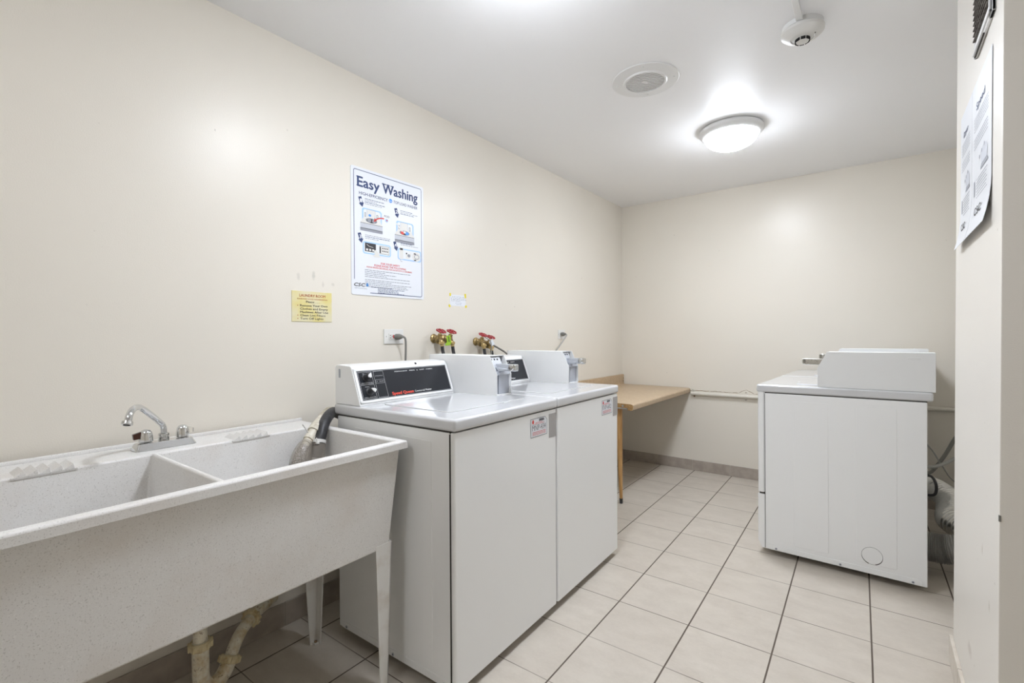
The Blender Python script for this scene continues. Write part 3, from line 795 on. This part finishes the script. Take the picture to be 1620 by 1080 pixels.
b = new(); tube(b, [(.128, 1.42, .60), (.112, 1.33, .77), (.108, 1.245, .845), (.132, 1.182, .880), (.178, 1.122, .903), (.222, 1.070, .898), (.256, 1.028, .872), (.276, 1.004, .838), (.287, .988, .806)], .0215, 20, 6); obj('rubber_hose', b, m_black, dh)
b = new(); tube(b, [(.285, .990, .812), (.298, .970, .766)], .0245, 16, 1); obj('coupling', b, m_black, dh)
b = new(); tube(b, [(.283, .993, .822), (.286, .989, .811)], .0262, 16, 1); box(b, -.006, .006, -.006, .006, -.004, .006, .002, 1, M=Matrix.Translation((.308, .972, .818))); tube(b, [(.309, .970, .820), (.311, .966, .838)], .0022, 6, 1); obj('zip_tie', b, m_plastic, dh)
b = new(); tube(b, [(.286, .989, .808), (.298, .970, .760), (.308, .956, .710), (.314, .948, .650), (.316, .944, .600)], .03, 20, 6, rf=lambda s: .027 + .009 * math.sin(min(1, s * 1.5) * PI / 2)); obj('mesh_bag', b, m_bag, dh)
b = new(); tube(b, [(.299, .966, .748), (.304, .958, .720), (.309, .950, .680), (.312, .946, .620)], .02, 20, 6, rf=lambda s: .004 + .019 * math.sin(min(1, s * 2.2) * PI / 2)); obj('lint_sock', b, m_mesh, dh)

# ------------------------------------------------------------------ water valves over the washers
def valve(y, z, label, hose_to, extra=None, dz=0):
    t = thing('water_valve', label, 'valve', (0, y, z), group='red-handled water valves')
    b = new(); cyl(b, (0, y, z), (1, 0, 0), .006, .055, 14)
    lathe(b, [(.026, .0), (.026, .004), (.020, .008), (.016, .014), (.019, .020), (.019, .028), (.013, .034), (.013, .046)], (0, y, z), (1, 0, 0), 20)
    P = Vector((.046, y - .002, z)); ax = Vector((.42, -.02, .90)).normalized()
    lathe(b, [(.012, -.028), (.0165, -.018), (.0175, .0), (.015, .012), (.012, .016), (.0125, .026), (.010, .028)], P, ax, 16)
    tube(b, [P, P + Vector((.016, -.003, -.010)), P + Vector((.024, -.004, -.024))], .0120, 14, 3)
    obj('valve_body', b, m_brass, t)
    b = new(); tube(b, [P + ax * .02, P + ax * .046], .004, 8, 1, mi=0); obj('stem', b, m_brassl, t)
    b = new(); c = P + ax * .046
    up = Vector((0, 1, 0)); u = ax.cross(up).normalized(); w = ax.cross(u)
    ringp = [c + (u * math.cos(2 * PI * k / 32) + w * math.sin(2 * PI * k / 32)) * (.0245 + .0022 * (1 if (k // 2) % 2 else -.6)) for k in range(33)]
    tube(b, ringp, .0040, 8, 1, cap=False)
    for k in range(4):
        a = PI / 2 * k + .3; tube(b, [c, c + (u * math.cos(a) + w * math.sin(a)) * .024], .0030, 6, 1)
    cyl(b, c - ax * .004, ax, .0075, .009, 12); obj('handwheel', b, m_redh, t)
    E0 = P + Vector((.024, -.004, -.026))
    h = thing('supply_hose', extra, 'hose', hose_to, group='black washer supply hoses')
    d = Vector((.10, .10, -1)).normalized()
    b = new(); lathe(b, [(.015, 0), (.0175, .001), (.0175, .014), (.012, .016), (.0105, .019), (.0105, .027), (.009, .028)], E0 + Vector((0, 0, .010)), d, 12); obj('brass_coupling', b, m_brassl, h)
    A = E0 + Vector((0, 0, .010)) + d * .024
    hp = [A, A + d * .04, A + Vector((.012, .02, -.10)), Vector(hose_to) + Vector((0, 0, .10)), Vector(hose_to)]
    b = new(); tube(b, hp, .0095, 14, 5); obj('rubber_hose', b, m_black, h)
    return P
valve(1.858, 1.206, 'red-handled brass valve, leftmost on the poster wall', (.105, 1.875, .86), 'black supply hose from the leftmost brass valve')
P2 = valve(1.940, 1.203, 'red-handled valve wearing a lime green tag', (.105, 1.965, .86), 'black supply hose from the green-tagged valve')
valve(2.214, 1.184, 'red-handled brass valve, third from left beside a grey cord', (.105, 2.235, .86), 'black supply hose from the third brass valve, left of the grey cord')
P4 = valve(2.286, 1.170, 'red-handled brass valve, rightmost with a white paper tag', (.105, 2.315, .86), 'black supply hose from the rightmost valve with white tag')
b = new(); pr_ = Matrix.Translation((.092, 1.880, 1.222)) @ Matrix.Rotation(-.55, 4, 'Z') @ Matrix.Rotation(.12, 4, 'X')
prism(b, [(-.010, .0), (.014, .0), (.012, -.020), (.014, -.042), (.004, -.056), (-.020, -.054), (-.022, -.046), (-.010, -.034)], 0, .003, 'x', .0006, 1, 0, pr_)
prism(b, [(0, -.006), (.004, -.006), (.004, -.036), (0, -.036)], .0032, .0038, 'x', 0, 1, 1, pr_)
tag(obj('hang_tag', b, [m_green, m_ink]), 'lime green tag hanging on second red-handled valve', 'tag')
b = new(); box(b, 0, .0012, -.014, .014, -.018, .016, .0004, 1, 0, Matrix.Translation((.094, 2.258, 1.176)) @ Matrix.Rotation(-.4, 4, 'Z') @ Matrix.Rotation(.5, 4, 'X')); tube(b, [(.098, 2.262, 1.19), (.09, 2.272, 1.205)], .0012, 6, 1)
tag(obj('hang_tag', b, [m_paper2]), 'small white paper tag tied to the rightmost red-handled valve', 'tag')
b = new(); tube(b, [(.085, 2.205, 1.21), (.100, 2.235, 1.19), (.098, 2.250, 1.15), (.085, 2.262, 1.08), (.08, 2.272, .95)], .0035, 8, 5)
tag(obj('grey_cord', b, m_greyl), 'thin light grey cord hanging between third and rightmost valves', 'cord')
b = new(); tube(b, [(.022, 2.300, 1.172), (.035, 2.345, 1.158), (.045, 2.395, 1.135), (.052, 2.45, 1.108), (.055, 2.50, 1.07)], .0058, 10, 5)
tag(obj('dark_cable', b, m_grey), 'dark grey cable slanting down from rightmost valve to far washer', 'cable')

# ------------------------------------------------------------------ outlets, plugs
def outlet(y0, y1, z0, z1, label, gfci):
    t = thing('wall_outlet', label, 'outlet', (0, (y0 + y1) / 2, (z0 + z1) / 2))
    b = new(); box(b, 0, .006, y0, y1, z0, z1, .0025, 2); obj('cover_plate', b, m_plastic, t)
    yc, zc = (y0 + y1) / 2, (z0 + z1) / 2
    b = new(); box(b, .005, .0085, yc - .034, yc + .034, zc - .0165, zc + .0165, .001, 1); rc = obj('receptacle', b, m_plastic, t)
    b = new()
    for dz in (-.006, .006): box(b, .0084, .0088, yc - .028, yc - .020, zc + dz - .0012, zc + dz + .0012)
    cyl(b, (.0084, yc - .014, zc), (1, 0, 0), .0022, .0004, 8); cyl(b, (.0058, yc - .048, zc), (1, 0, 0), .002, .0006, 8)
    obj('slots', b, m_dark, rc)
    if gfci:
        b = new(); box(b, .0084, .0096, yc - .009, yc - .002, zc - .008, zc + .008, .0004, 1); obj('reset_button', b, m_redp, rc, 'red reset button')
        b = new(); box(b, .0084, .0096, yc - .001, yc + .006, zc - .008, zc + .008, .0004, 1); obj('test_button', b, m_ink, rc, 'black test button')
outlet(1.514, 1.638, 1.180, 1.256, 'white wall outlet with red reset button under the large poster', True)
outlet(3.182, 3.282, 1.191, 1.264, 'white wall outlet above the far end of the second washer', False)
b = new(); tube(b, [(.050, 1.593, 1.217), (.060, 1.600, 1.213), (.064, 1.604, 1.195), (.064, 1.604, 1.14), (.062, 1.602, 1.06), (.06, 1.60, .90)], .0052, 10, 5); pc = obj('power_cord', b, m_grey, w1)
b = new(); lathe(b, [(.010, 0), (.0155, .002), (.0155, .020), (.013, .030), (.008, .044), (.006, .046)], (.0095, 1.586, 1.217), (1, .15, 0), 14); obj('plug', b, m_grey, pc)
b = new(); tube(b, [(.045, 3.222, 1.230), (.056, 3.222, 1.224), (.058, 3.20, 1.205), (.056, 3.13, 1.150), (.054, 3.03, 1.075), (.052, 2.95, 1.00)], .0055, 10, 5); pc = obj('power_cord', b, m_greyl, w2)
b = new(); lathe(b, [(.010, 0), (.0155, .002), (.0155, .018), (.012, .028), (.007, .040), (.006, .042)], (.0095, 3.218, 1.230), (1, .1, 0), 14); obj('plug', b, m_grey, pc)

# ------------------------------------------------------------------ notices on the poster wall
# yellow card
t = thing('wall_notice', 'small yellowed laundry room rules card left of the large poster', 'sign', (0, 1.132, 1.35))
y0, z0, w, h = 1.038, 1.285, .188, .133
b = new(); box(b, 0, .0025, y0, y0 + w, z0, z0 + h, .0006, 1); obj('card', b, m_yellow, t)
p = Print((.0026, y0, z0), (0, 1, 0), (0, 0, 1), .0003)
p.text('LAUNDRY ROOM', .034, h - .024, .122, .0115, 0, bold=.02)
p.text('RULES FOR GOOD HOUSEKEEPING', .024, h - .036, .142, .0050, 0, bold=.02)
p.text('Please . . .', .064, h - .050, .062, .0090, 1, bold=.02)
for k, (s, a, ww) in enumerate((('Remove Your Own', .037, .129), ('Clothes and Empty', .037, .131), ('Machines After Use', .037, .132), ('Clean Lint Filters', .037, .118), ('Turn Off Lights', .037, .108))):
    p.text(s, a, h - .0665 - k * .0142, ww, .0088, 1, bold=.02)
for k in (0, 3, 4): p.disc(.026, h - .0625 - k * .0142, .0022, 0)
p.done('lettering', [m_brown, m_ink], t)
# handwritten note with four bits of tape
t = thing('handwritten_note', 'small handwritten white note held by yellow tape corners', 'note', (0, 2.056, 1.43))
y0, z0, w, h = 1.990, 1.398, .134, .066
b = new(); box(b, 0, .0008, y0, y0 + w, z0, z0 + h); obj('paper', b, m_paper2, t)
p = Print((.0009, y0, z0), (0, 1, 0), (0, 0, 1), .0002); r = random.Random(4)
for (a, e_, zz) in ((.018, .118, .054), (.008, .126, .0455), (.008, .128, .037), (.010, .078, .0285), (.045, .10, .017), (.055, .085, .0085)):
    x = a
    while x < e_:
        L = r.uniform(.007, .016); n = int(L / .0013); pts = [(x + i * .0013, zz + r.uniform(-.0022, .0026)) for i in range(n)]
        if n > 1: p.stroke(pts, .0010, 0)
        x += L + .0035
p.done('handwriting', [m_ink], t)
for k, (yy, zz, a, ww, hh) in enumerate(((1.992, 1.463, .05, .013, .017), (2.121, 1.462, .1, .014, .026), (1.986, 1.397, .7, .013, .016), (2.126, 1.398, .7, .014, .015))):
    b = new(); box(b, .0009, .0013, -ww / 2, ww / 2, -hh / 2, hh / 2, M=Matrix.Translation((0, yy, zz)) @ Matrix.Rotation(a, 4, 'X')); obj('tape', b, m_tape, t)

# the large washing poster
t = thing('wall_poster', 'large framed-edge washing instruction poster titled Easy Washing', 'poster', (0, 1.557, 1.73))
y0, z0, w, h = 1.330, 1.420, .456, .616
b = new(); prism(b, rrect(y0, y0 + w, z0, z0 + h, .010, 4), .0, .003, 'x', .0006, 1); obj('board', b, m_paper, t)
p = Print((.0031, y0, z0), (0, 1, 0), (0, 0, 1), .0003)
p.stroke([(.016, .075), (.016, h - .020), (.022, h - .014), (w - .022, h - .014), (w - .016, h - .020), (w - .016, .020), (w - .022, .014), (.105, .014)], .0030, 0)
p.done('border_line', [m_navy], t)
p = Print((.0031, y0, z0), (0, 1, 0), (0, 0, 1), .0004)
tz_ = h - .092
p.text('Easy', .036, tz_, .128, .048, 0, bold=.035); p.text('Washing', .184, tz_, .228, .048, 0, bold=.035)
for (a, bb, ww) in ((.031, 0, .036), (.031, .043, .036), (.180, .043, .026), (.208, .043, .020), (.234, .043, .020)):
    p.rect(a, a + ww, tz_ + bb, tz_ + bb + .005, 0, 1.5)
p.done('title_lettering', [m_navy], t)
p = Print((.0031, y0, z0), (0, 1, 0), (0, 0, 1), .0004)
p.text('HIGH-EFFICIENCY', .045, h - .130, .170, .0145, 0, bold=.01); p.text('TOP LOAD WASHER', .252, h - .130, .160, .0145, 0, bold=.01)
p.disc(.233, h - .122, .0105, 1); p.text('he', .226, h - .127, .014, .008, 2, 2)
def arrow(a, b_, s):
    k = Matrix.Rotation(math.radians(17), 2); q = lambda x, y: tuple(Vector((a, b_)) + k @ Vector((x, y)))
    p.poly([q(-.009, .020), q(.009, .020), q(.009, -.010), q(.015, -.010), q(0, -.030), q(-.015, -.010), q(-.009, -.010)], 0)
    p.text(s, a - .005, b_ - .007, .011, .017, 2, 2, bold=.03)
p.done('subtitle_lettering', [m_navy, m_blue, m_paper], t)
PT = lambda: Print((.0031, y0, z0), (0, 1, 0), (0, 0, 1), .0004)
PM = [m_navy, m_blue, m_paper, m_greyink, m_redp, m_ink, m_lblue]
for _a in ((.055, h - .160, '1'), (.270, h - .172, '2'), (.050, h - .335, '3'), (.262, h - .345, '4')):
    p = PT(); arrow(*_a); p.done('step_arrow', PM, t)
p = PT()
#(.270, h - .172, '2'); arrow(.050, h - .335, '3'); arrow(.262, h - .345, '4')
for k, (a, bb, ww) in enumerate(((.078, h - .146, .115), (.078, h - .154, .070), (.078, h - .162, .118), (.078, h - .170, .100), (.296, h - .160, .080), (.296, h - .168, .116), (.296, h - .176, .090),
                                 (.078, h - .322, .150), (.078, h - .330, .150), (.078, h - .338, .080), (.296, h - .330, .080), (.296, h - .338, .118))):
    p.greek(a, bb, ww, .0038, 0 if k % 2 == 0 else 3, k)
p.done('step_text', PM, t); p = PT()
for k, (s, a, ww, hh, bb) in enumerate((('FOR YOUR SAFETY', .170, .120, .0095, h - .455), ('PLEASE AVOID THE FOLLOWING', .130, .200, .0095, h - .468), ('POR SU PROPIA SEGURIDAD, POR FAVOR EVITE LO SIGUIENTE', .085, .285, .0070, h - .479))):
    p.text(s, a, bb, ww, hh, 4, bold=.02)
p.done('safety_lettering', PM, t); p = PT()
rr = random.Random(9)
for k in range(10):
    bb = h - .492 - k * .0083 - (.006 if k > 4 else 0); p.greek(.075, bb, (.285, .12, .19, .13, .28, .28, .16, .29, .26, .27)[k], .0042, 3, 20 + k)
for k in range(5): p.greek(.150 if k else .110, h - .586 + .012 - k * .0064, .13 if k not in (1, 4) else .17, .0036, 0, 40 + k)
p.done('body_text', PM, t); p = PT()
p.text('CSC', .014, .042, .062, .0155, 5, bold=.05, shear=.2); p.poly([(.081, .050), (.085, .061), (.093, .058), (.096, .049), (.090, .042), (.085, .044)], 1); p.poly([(.086, .062), (.091, .064), (.095, .059)], 6)
p.text('SERVICEWORKS', .017, .030, .070, .0055, 3)
p.done('logo_print', PM, t)
# pictures
p = Print((.0031, y0, z0), (0, 1, 0), (0, 0, 1), .0004)
for (ox, oy, s) in ((.055, h - .290, 1.0), (.262, h - .315, 1.0)):
    p.poly([(ox + .012, oy + .10), (ox + .112, oy + .10), (ox + .122, oy + .092), (ox + .122, oy + .03), (ox + .006, oy + .03), (ox + .006, oy + .092)], 0)
    p.poly([(ox + .020, oy + .094), (ox + .106, oy + .094), (ox + .114, oy + .088), (ox + .114, oy + .03), (ox + .014, oy + .03), (ox + .014, oy + .088)], 1, 1.4)
    p.rect(ox + .034, ox + .082, oy + .052, oy + .100 - .004, 2, 1.8); p.border(ox + .034, ox + .082, oy + .052, oy + .096, .0012, 4, 2.2)
    p.poly([(ox - .004, oy + .026), (ox + .126, oy + .026), (ox + .108, oy + .058), (ox + .016, oy + .058)], 2, 2.4)
    p.disc(ox + .060, oy + .043, .034, 4, 2.8, .0125); p.disc(ox + .060, oy + .042, .028, 5, 3.2, .0095)
    p.rect(ox - .004, ox + .126, oy + .0, oy + .026, 3, 2.4); p.rect(ox - .004, ox + .126, oy - .012, oy + .002, 4, 2.4)
    p.stroke([(ox - .004, oy + .026), (ox + .126, oy + .026)], .0018, 5, 3)
    p.rect(ox + .020, ox + .028, oy + .058, oy + .078, 2, 2); p.rect(ox + .090, ox + .100, oy + .058, oy + .078, 2, 2)
    p.border(ox + .020, ox + .028, oy + .058, oy + .078, .0016, 5, 3); p.border(ox + .090, ox + .100, oy + .058, oy + .078, .0016, 5, 3)
ox, oy = .055, h - .290
p.disc(ox + .047, oy + .043, .011, 4, 4, .009); p.disc(ox + .074, oy + .043, .011, 4, 4, .009)
p.stroke([(.190, h - .222), (.170, h - .223), (.150, h - .230), (.137, h - .240)], .006, 6, 5); p.poly([(.146, h - .241), (.133, h - .229), (.127, h - .250)], 6, 5)
p.disc(.110 - .005, h - .222, .008, 7, 5, .006)
p.text('POD', .193, h - .212, .032, .010, 5); p.disc(.207, h - .228, .009, 0); p.disc(.209, h - .227, .004, 6, 2)
ox, oy = .262, h - .315
p.disc(ox + .046, oy + .043, .012, 6, 4, .009); p.disc(ox + .076, oy + .043, .013, 7, 4, .009); p.disc(ox + .060, oy + .047, .009, 2, 4.4, .006)
p.poly([(ox - .002, oy + .088), (ox + .010, oy + .086), (ox + .050, oy + .050), (ox + .042, oy + .046)], 2, 5)
for (ox, oy, ww) in ((.064, h - .412, .168), (.276, h - .415, .160)):
    p.poly(rrect(ox, ox + ww, oy, oy + .060, .012, 4), 0); p.poly(rrect(ox + .006, ox + ww - .006, oy + .006, oy + .054, .008, 4), 1, 1.4)
p.rect(.076, .140, h - .400, h - .358, 5, 2); 
for k in range(3): p.rect(.082 + k * .018, .094 + k * .018, h - .396, h - .386, 2, 3)
p.stroke([(.086, h - .366), (.100, h - .374), (.124, h - .377)], .002, 2, 3)
p.rect(.162, .222, h - .402, h - .362, 2, 2); p.border(.162, .222, h - .402, h - .362, .0014, 5, 2.4); p.rect(.163, .170, h - .398, h - .366, 5, 3)
for i in range(4):
    for j in range(2): p.rect(.178 + i * .010, .184 + i * .010, h - .376 - j * .014, h - .370 - j * .014, 5, 3)
p.poly([(.128, h - .392), (.140, h - .386), (.158, h - .404), (.166, h - .420), (.132, h - .424), (.118, h - .414), (.132, h - .410)], 2, 4); p.stroke([(.128, h - .392), (.134, h - .408), (.118, h - .414)], .001, 3, 4.5)
p.poly(rrect(.288, .312, h - .412, h - .352, .003, 2), 2, 2.4); p.rect(.290, .310, h - .364, h - .354, 5, 3); p.stroke([(.292, h - .412), (.296, h - .424), (.306, h - .424)], .002, 4, 3)
p.poly([(.328, h - .404), (.332, h - .374), (.358, h - .378), (.366, h - .366), (.368, h - .386), (.352, h - .404)], 2, 2.4); p.disc(.350, h - .388, .010, 4, 3, .008); p.rect(.330, .338, h - .382, h - .374, 5, 3)
p.disc(.402, h - .388, .030, 2, 2.4, .026); p.disc(.404, h - .388, .018, 4, 3, .014); p.disc(.404, h - .388, .014, 2, 3.4, .010); p.rect(.384, .398, h - .376, h - .370, 5, 4); p.rect(.386, .400, h - .410, h - .404, 5, 4)
p.done('instruction_pictures', [m_lblue, m_paper, m_plastic, m_lgrey, m_greyink, m_ink, m_redp, m_blue], t)

# ------------------------------------------------------------------ right wall: sheets and vent
t = thing('instruction_sheets', 'pair of side by side white instruction sheets on the right wall, lower edge curling', 'poster', (XR, 1.98, 1.73))
def sheet(ya, yb, k0):
    """ya is the left edge as seen from the aisle (larger y)"""
    b = new(); z0_, z1_ = 1.508, 1.952; n = 14; front = []; back = []
    for i in range(n + 1):
        z = z0_ + (z1_ - z0_) * i / n; o = .0022 + .016 * max(0, 1 - (z - z0_) / .12) ** 2
        front.append((XR - o, z)); back.append((XR - o + .0008, z))
    prism(b, front + back[::-1], yb, ya, 'y')
    s = obj('sheet', b, m_paper, t)
    p = Print((XR - .0024, ya, z0_), (0, -1, 0), (0, 0, 1), .0004); W_ = ya - yb; H_ = z1_ - z0_
    p.text('Speed', W_ * .26, H_ - .085, W_ * .44, .020, 0, bold=.03) if k0 else p.text('Dryer', W_ * .3, H_ - .085, W_ * .4, .018, 0, bold=.03)
    for k in range(5): p.greek(W_ * .15, H_ - .105 - k * .009, W_ * .72, .003, 1, k + k0)
    for k in range(4): p.greek(W_ * .15, H_ - .165 - k * .009, W_ * .70, .003, 1, 9 + k + k0)
    p.disc(W_ * .68, H_ - .245, W_ * .16, 2, 1, .028); p.poly([(W_ * .55, H_ - .262), (W_ * .82, H_ - .262), (W_ * .88, H_ - .275), (W_ * .5, H_ - .275)], 1, 2)
    for k in range(3): p.disc(W_ * (.45 + .12 * k), H_ - .235 + .008 * k, .006, 1, 2)
    p.rect(W_ * .14, W_ * .20, H_ - .330, H_ - .285, 1)
    for k in range(8): p.greek(W_ * .28, H_ - .290 - k * .0085, W_ * (.55 - .03 * (k % 3)), .003, 1, 30 + k + k0)
    o = p.done('sheet_print', [m_navy, m_greyink, m_lgrey], s)
    p = Print((XR - .013, ya, z0_), (0, -1, 0), (0, 0, 1), .0002)
    o2 = Print((XR - .0075, ya, z0_ + .042), (0, -1, .0), (-.0, 0, 1), .0006)
    o2.text('CSC', W_ * .30, .008, W_ * .36, .020, 0, bold=.05); o2.greek(W_ * .3, -.002, W_ * .36, .003, 1, 3)
    o2.done('logo_print', [m_ink, m_greyink], s)
sheet(2.240, 2.008, 0); sheet(2.004, 1.700, 50)

t = thing('air_vent', 'white framed return air vent with linty grille high on the right wall', 'vent', (XR, 1.80, 2.22))
ya, yb, za, zb_ = 1.665, 1.935, 2.020, 2.400
b = new()
for (a0, a1, c0, c1) in ((ya, yb, za, za + .036), (ya, yb, zb_ - .036, zb_), (ya, ya + .042, za, zb_), (yb - .012, yb, za, zb_)): box(b, XR - .008, XR, a0, a1, c0, c1, .002, 1)
box(b, XR - .012, XR - .006, ya + .012, yb - .006, za + .006, za + .011, .001, 1); box(b, XR - .012, XR - .006, ya + .012, ya + .018, za + .006, zb_ - .006, .001, 1)
obj('vent_frame', b, m_fix, t)
b = new(); box(b, XR - .004, XR + .001, ya + .04, yb - .011, za + .034, zb_ - .034, mi=0)
for k in range(20):
    z = za + .044 + k * .0155; box(b, XR - .012, XR - .002, ya + .044, yb - .013, z, z + .0035, M=None)
obj('vent_grille', b, m_lint, t)
b = new(); box(b, XR - .010, XR - .007, ya + .07, ya + .10, za + .010, za + .014); box(b, XR - .0095, XR - .006, ya + .11, yb - .02, za - .003, za); obj('vent_gap', b, m_gap, t)
b = new(); box(b, XR - .0012, XR + .003, YN - .0015, YN + .003, .775, .790, .0004, 1)
tag(obj('metal_clip', b, m_grey), 'tiny dark clip on the near edge of right wall', 'clip')

# ------------------------------------------------------------------ folding counter
t = thing('folding_counter', 'tan laminate folding counter with wooden leg in the far left corner', 'counter', (.52, 3.2, 0))
y0, y1 = 3.096, YB - .012; zt = .742; XF = .660
b = new()
prof = [(.004, zt - .030), (.62, zt - .030), (.62, zt - .046), (.650, zt - .046), (.660, zt - .036), (.662, zt - .014), (.655, zt - .004), (.640, zt), (.030, zt), (.024, zt + .004), (.022, zt + .010), (.022, zt + .088), (.018, zt + .095), (.006, zt + .095), (.004, zt + .090)]
prism(b, prof, y0, y1, 'y', 0)
obj('laminate_top', b, m_lam, t, None, 0, 50)
b = new(); prism(b, [(.006, zt - .029), (.618, zt - .029), (.622, zt - .045), (.648, zt - .044), (.657, zt - .034), (.658, zt - .014), (.652, zt - .006), (.640, zt - .0025), (.006, zt - .0025)], y0 - .0012, y0 + .001, 'y'); obj('cut_edge', b, m_ply, t)
b = new(); box(b, .50, .60, y0 + .03, y0 + .034, zt - .044, zt - .031, .001, 1); cyl(b, (.585, y0 - .003, zt - .016), (0, -1, 0), .008, .003, 14, 0); obj('bracket', b, m_steel, t)
b = new(); tube(b, [(.508, 3.192, zt - .03), (.523, 3.198, .035)], .02, 20, 1, rf=lambda s: .0265 - .0150 * s); lg = obj('leg', b, m_wood, t)
b = new(); tube(b, [(.5225, 3.198, .038), (.5235, 3.1985, .0)], .0125, 16, 1, rf=lambda s: .0130 - .002 * s); obj('leg_tip', b, m_black, lg)
b = new(); 
for z in (.772, .80): cyl(b, (.0225, y1 - .02, z), (1, 0, 0), .004, .002, 8)
obj('end_screws', b, m_dark, t)

# pipe along the back wall
t = thing('wall_pipe', 'cream painted horizontal pipe along the back wall behind dryers', 'pipe', (.66, YB, .695))
yp = YB - .020; zp = .698
b = new(); tube(b, [(.668, yp, zp - .004), (2.83, yp, zp + .006)], .0145, 16, 1); obj('pipe', b, m_pipe, t)
for x in (1.118, 2.05):
    b = new(); tube(b, [(x - .012, yp, zp), (x + .012, yp, zp)], .0165, 16, 1); prism(b, rrect(x - .014, x + .014, zp - .042, zp + .040, .013, 4), YB - .004, YB, 'y')
    cyl(b, (x, YB - .004, zp + .030), (0, -1, 0), .004, .002, 8, 1); cyl(b, (x, YB - .004, zp - .032), (0, -1, 0), .004, .002, 8, 1)
    obj('pipe_strap', b, [m_pipe, m_rust], t)
b = new(); r = random.Random(3)
pts = []
x = .69
while x < 1.55:
    dz = .0
    if 1.045 < x < 1.20: dz = .034 * max(0, 1 - abs(x - 1.118) / .06)
    pts.append((x, zp + .020 + dz + r.uniform(-.0015, .003))); x += .018
for (a, c), (a2, c2) in zip(pts, pts[1:]):
    th = r.uniform(.0015, .0045)
    b.faces.new([b.verts.new((q[0], YB - .0006, q[1])) for q in ((a, c), (a2, c2), (a2, c2 + th), (a, c + th))])
for f in b.faces:
    f.normal_update()
    if f.normal.y > 0: f.normal_flip()
obj('torn_paint_line', b, m_rust, t)
b = new()
for k in range(14):
    a = r.uniform(0, 6.28); rr_ = r.uniform(.008, .016); c = Vector((.684 + r.uniform(-.012, .014), YB - .010, zp + r.uniform(-.008, .034)))
    tube(b, [c, c + Vector((math.cos(a) * rr_, -.008, math.sin(a) * rr_))], .0035, 6, 1)
obj('caulk_lump', b, m_caulk, t)
b = new(); box(b, .690, .700, YB - .012, YB, zp - .036, zp - .022, .001, 1); obj('rusty_nail', b, m_rust, t)

# ------------------------------------------------------------------ behind the dryers: ducts, cables
def duct(path, r, m, pitch, amp, label):
    b = new(); sm_ = smooth_path(path, 60); n = len(sm_)
    L = sum((a - c).length for a, c in zip(sm_, sm_[1:])); k = L / pitch
    tube(b, sm_, r, 28, 1, cap=False, rf=lambda s: r + amp * math.sin(s * k * 2 * PI))
    return tag(obj('vent_duct', b, m, None, None, 0, 70), label, 'duct', 'dryer vent ducts')
duct([(2.200, 3.215, .130), (2.26, 3.205, .135), (2.33, 3.20, .150), (2.45, 3.23, .17), (2.60, 3.30, .20), (2.83, 3.40, .30)], .070, m_foild, .016, .0030, 'dull grey flexible duct lying low behind the nearer dryer')
duct([(2.245, 3.98, .25), (2.29, 3.86, .262), (2.335, 3.72, .245), (2.325, 3.60, .215), (2.322, 3.50, .195), (2.40, 3.42, .19), (2.54, 3.46, .25), (2.68, 3.60, .36), (2.83, 3.66, .44)], .062, m_foil, .024, .0060, 'shiny silver flexible duct curling above the grey duct')
def cable(name, path, r, m, label):
    b = new(); tube(b, path, r, 10, 6); tag(obj(name, b, m), label, 'cable')
cable('power_cable', [(2.21, 3.72, .40), (2.25, 3.74, .40), (2.31, 3.76, .50), (2.37, 3.78, .63), (2.46, 3.80, .75), (2.60, 3.84, .80), (2.845, 3.9, .82)], .010, m_grey, 'thick dark grey cable rising to the right behind the dryers')
cable('power_cable', [(2.21, 3.60, .60), (2.25, 3.64, .54), (2.29, 3.68, .46), (2.36, 3.72, .36), (2.50, 3.90, .36), (2.845, 4.1, .42)], .004, m_greyl, 'thin grey cable drooping to the right behind the dryers')
cable('power_cable', [(2.21, 3.60, .455), (2.26, 3.62, .460), (2.31, 3.66, .482), (2.37, 3.70, .515), (2.50, 3.76, .56), (2.845, 3.9, .60)], .0095, m_greyl, 'light grey cable running nearly level behind the dryers')
cable('drain_tube', [(2.205, 3.46, .44), (2.232, 3.42, .44), (2.246, 3.40, .40), (2.240, 3.40, .355), (2.21, 3.42, .34)], .007, m_black, 'short black looped tube at the rear of nearer dryer')
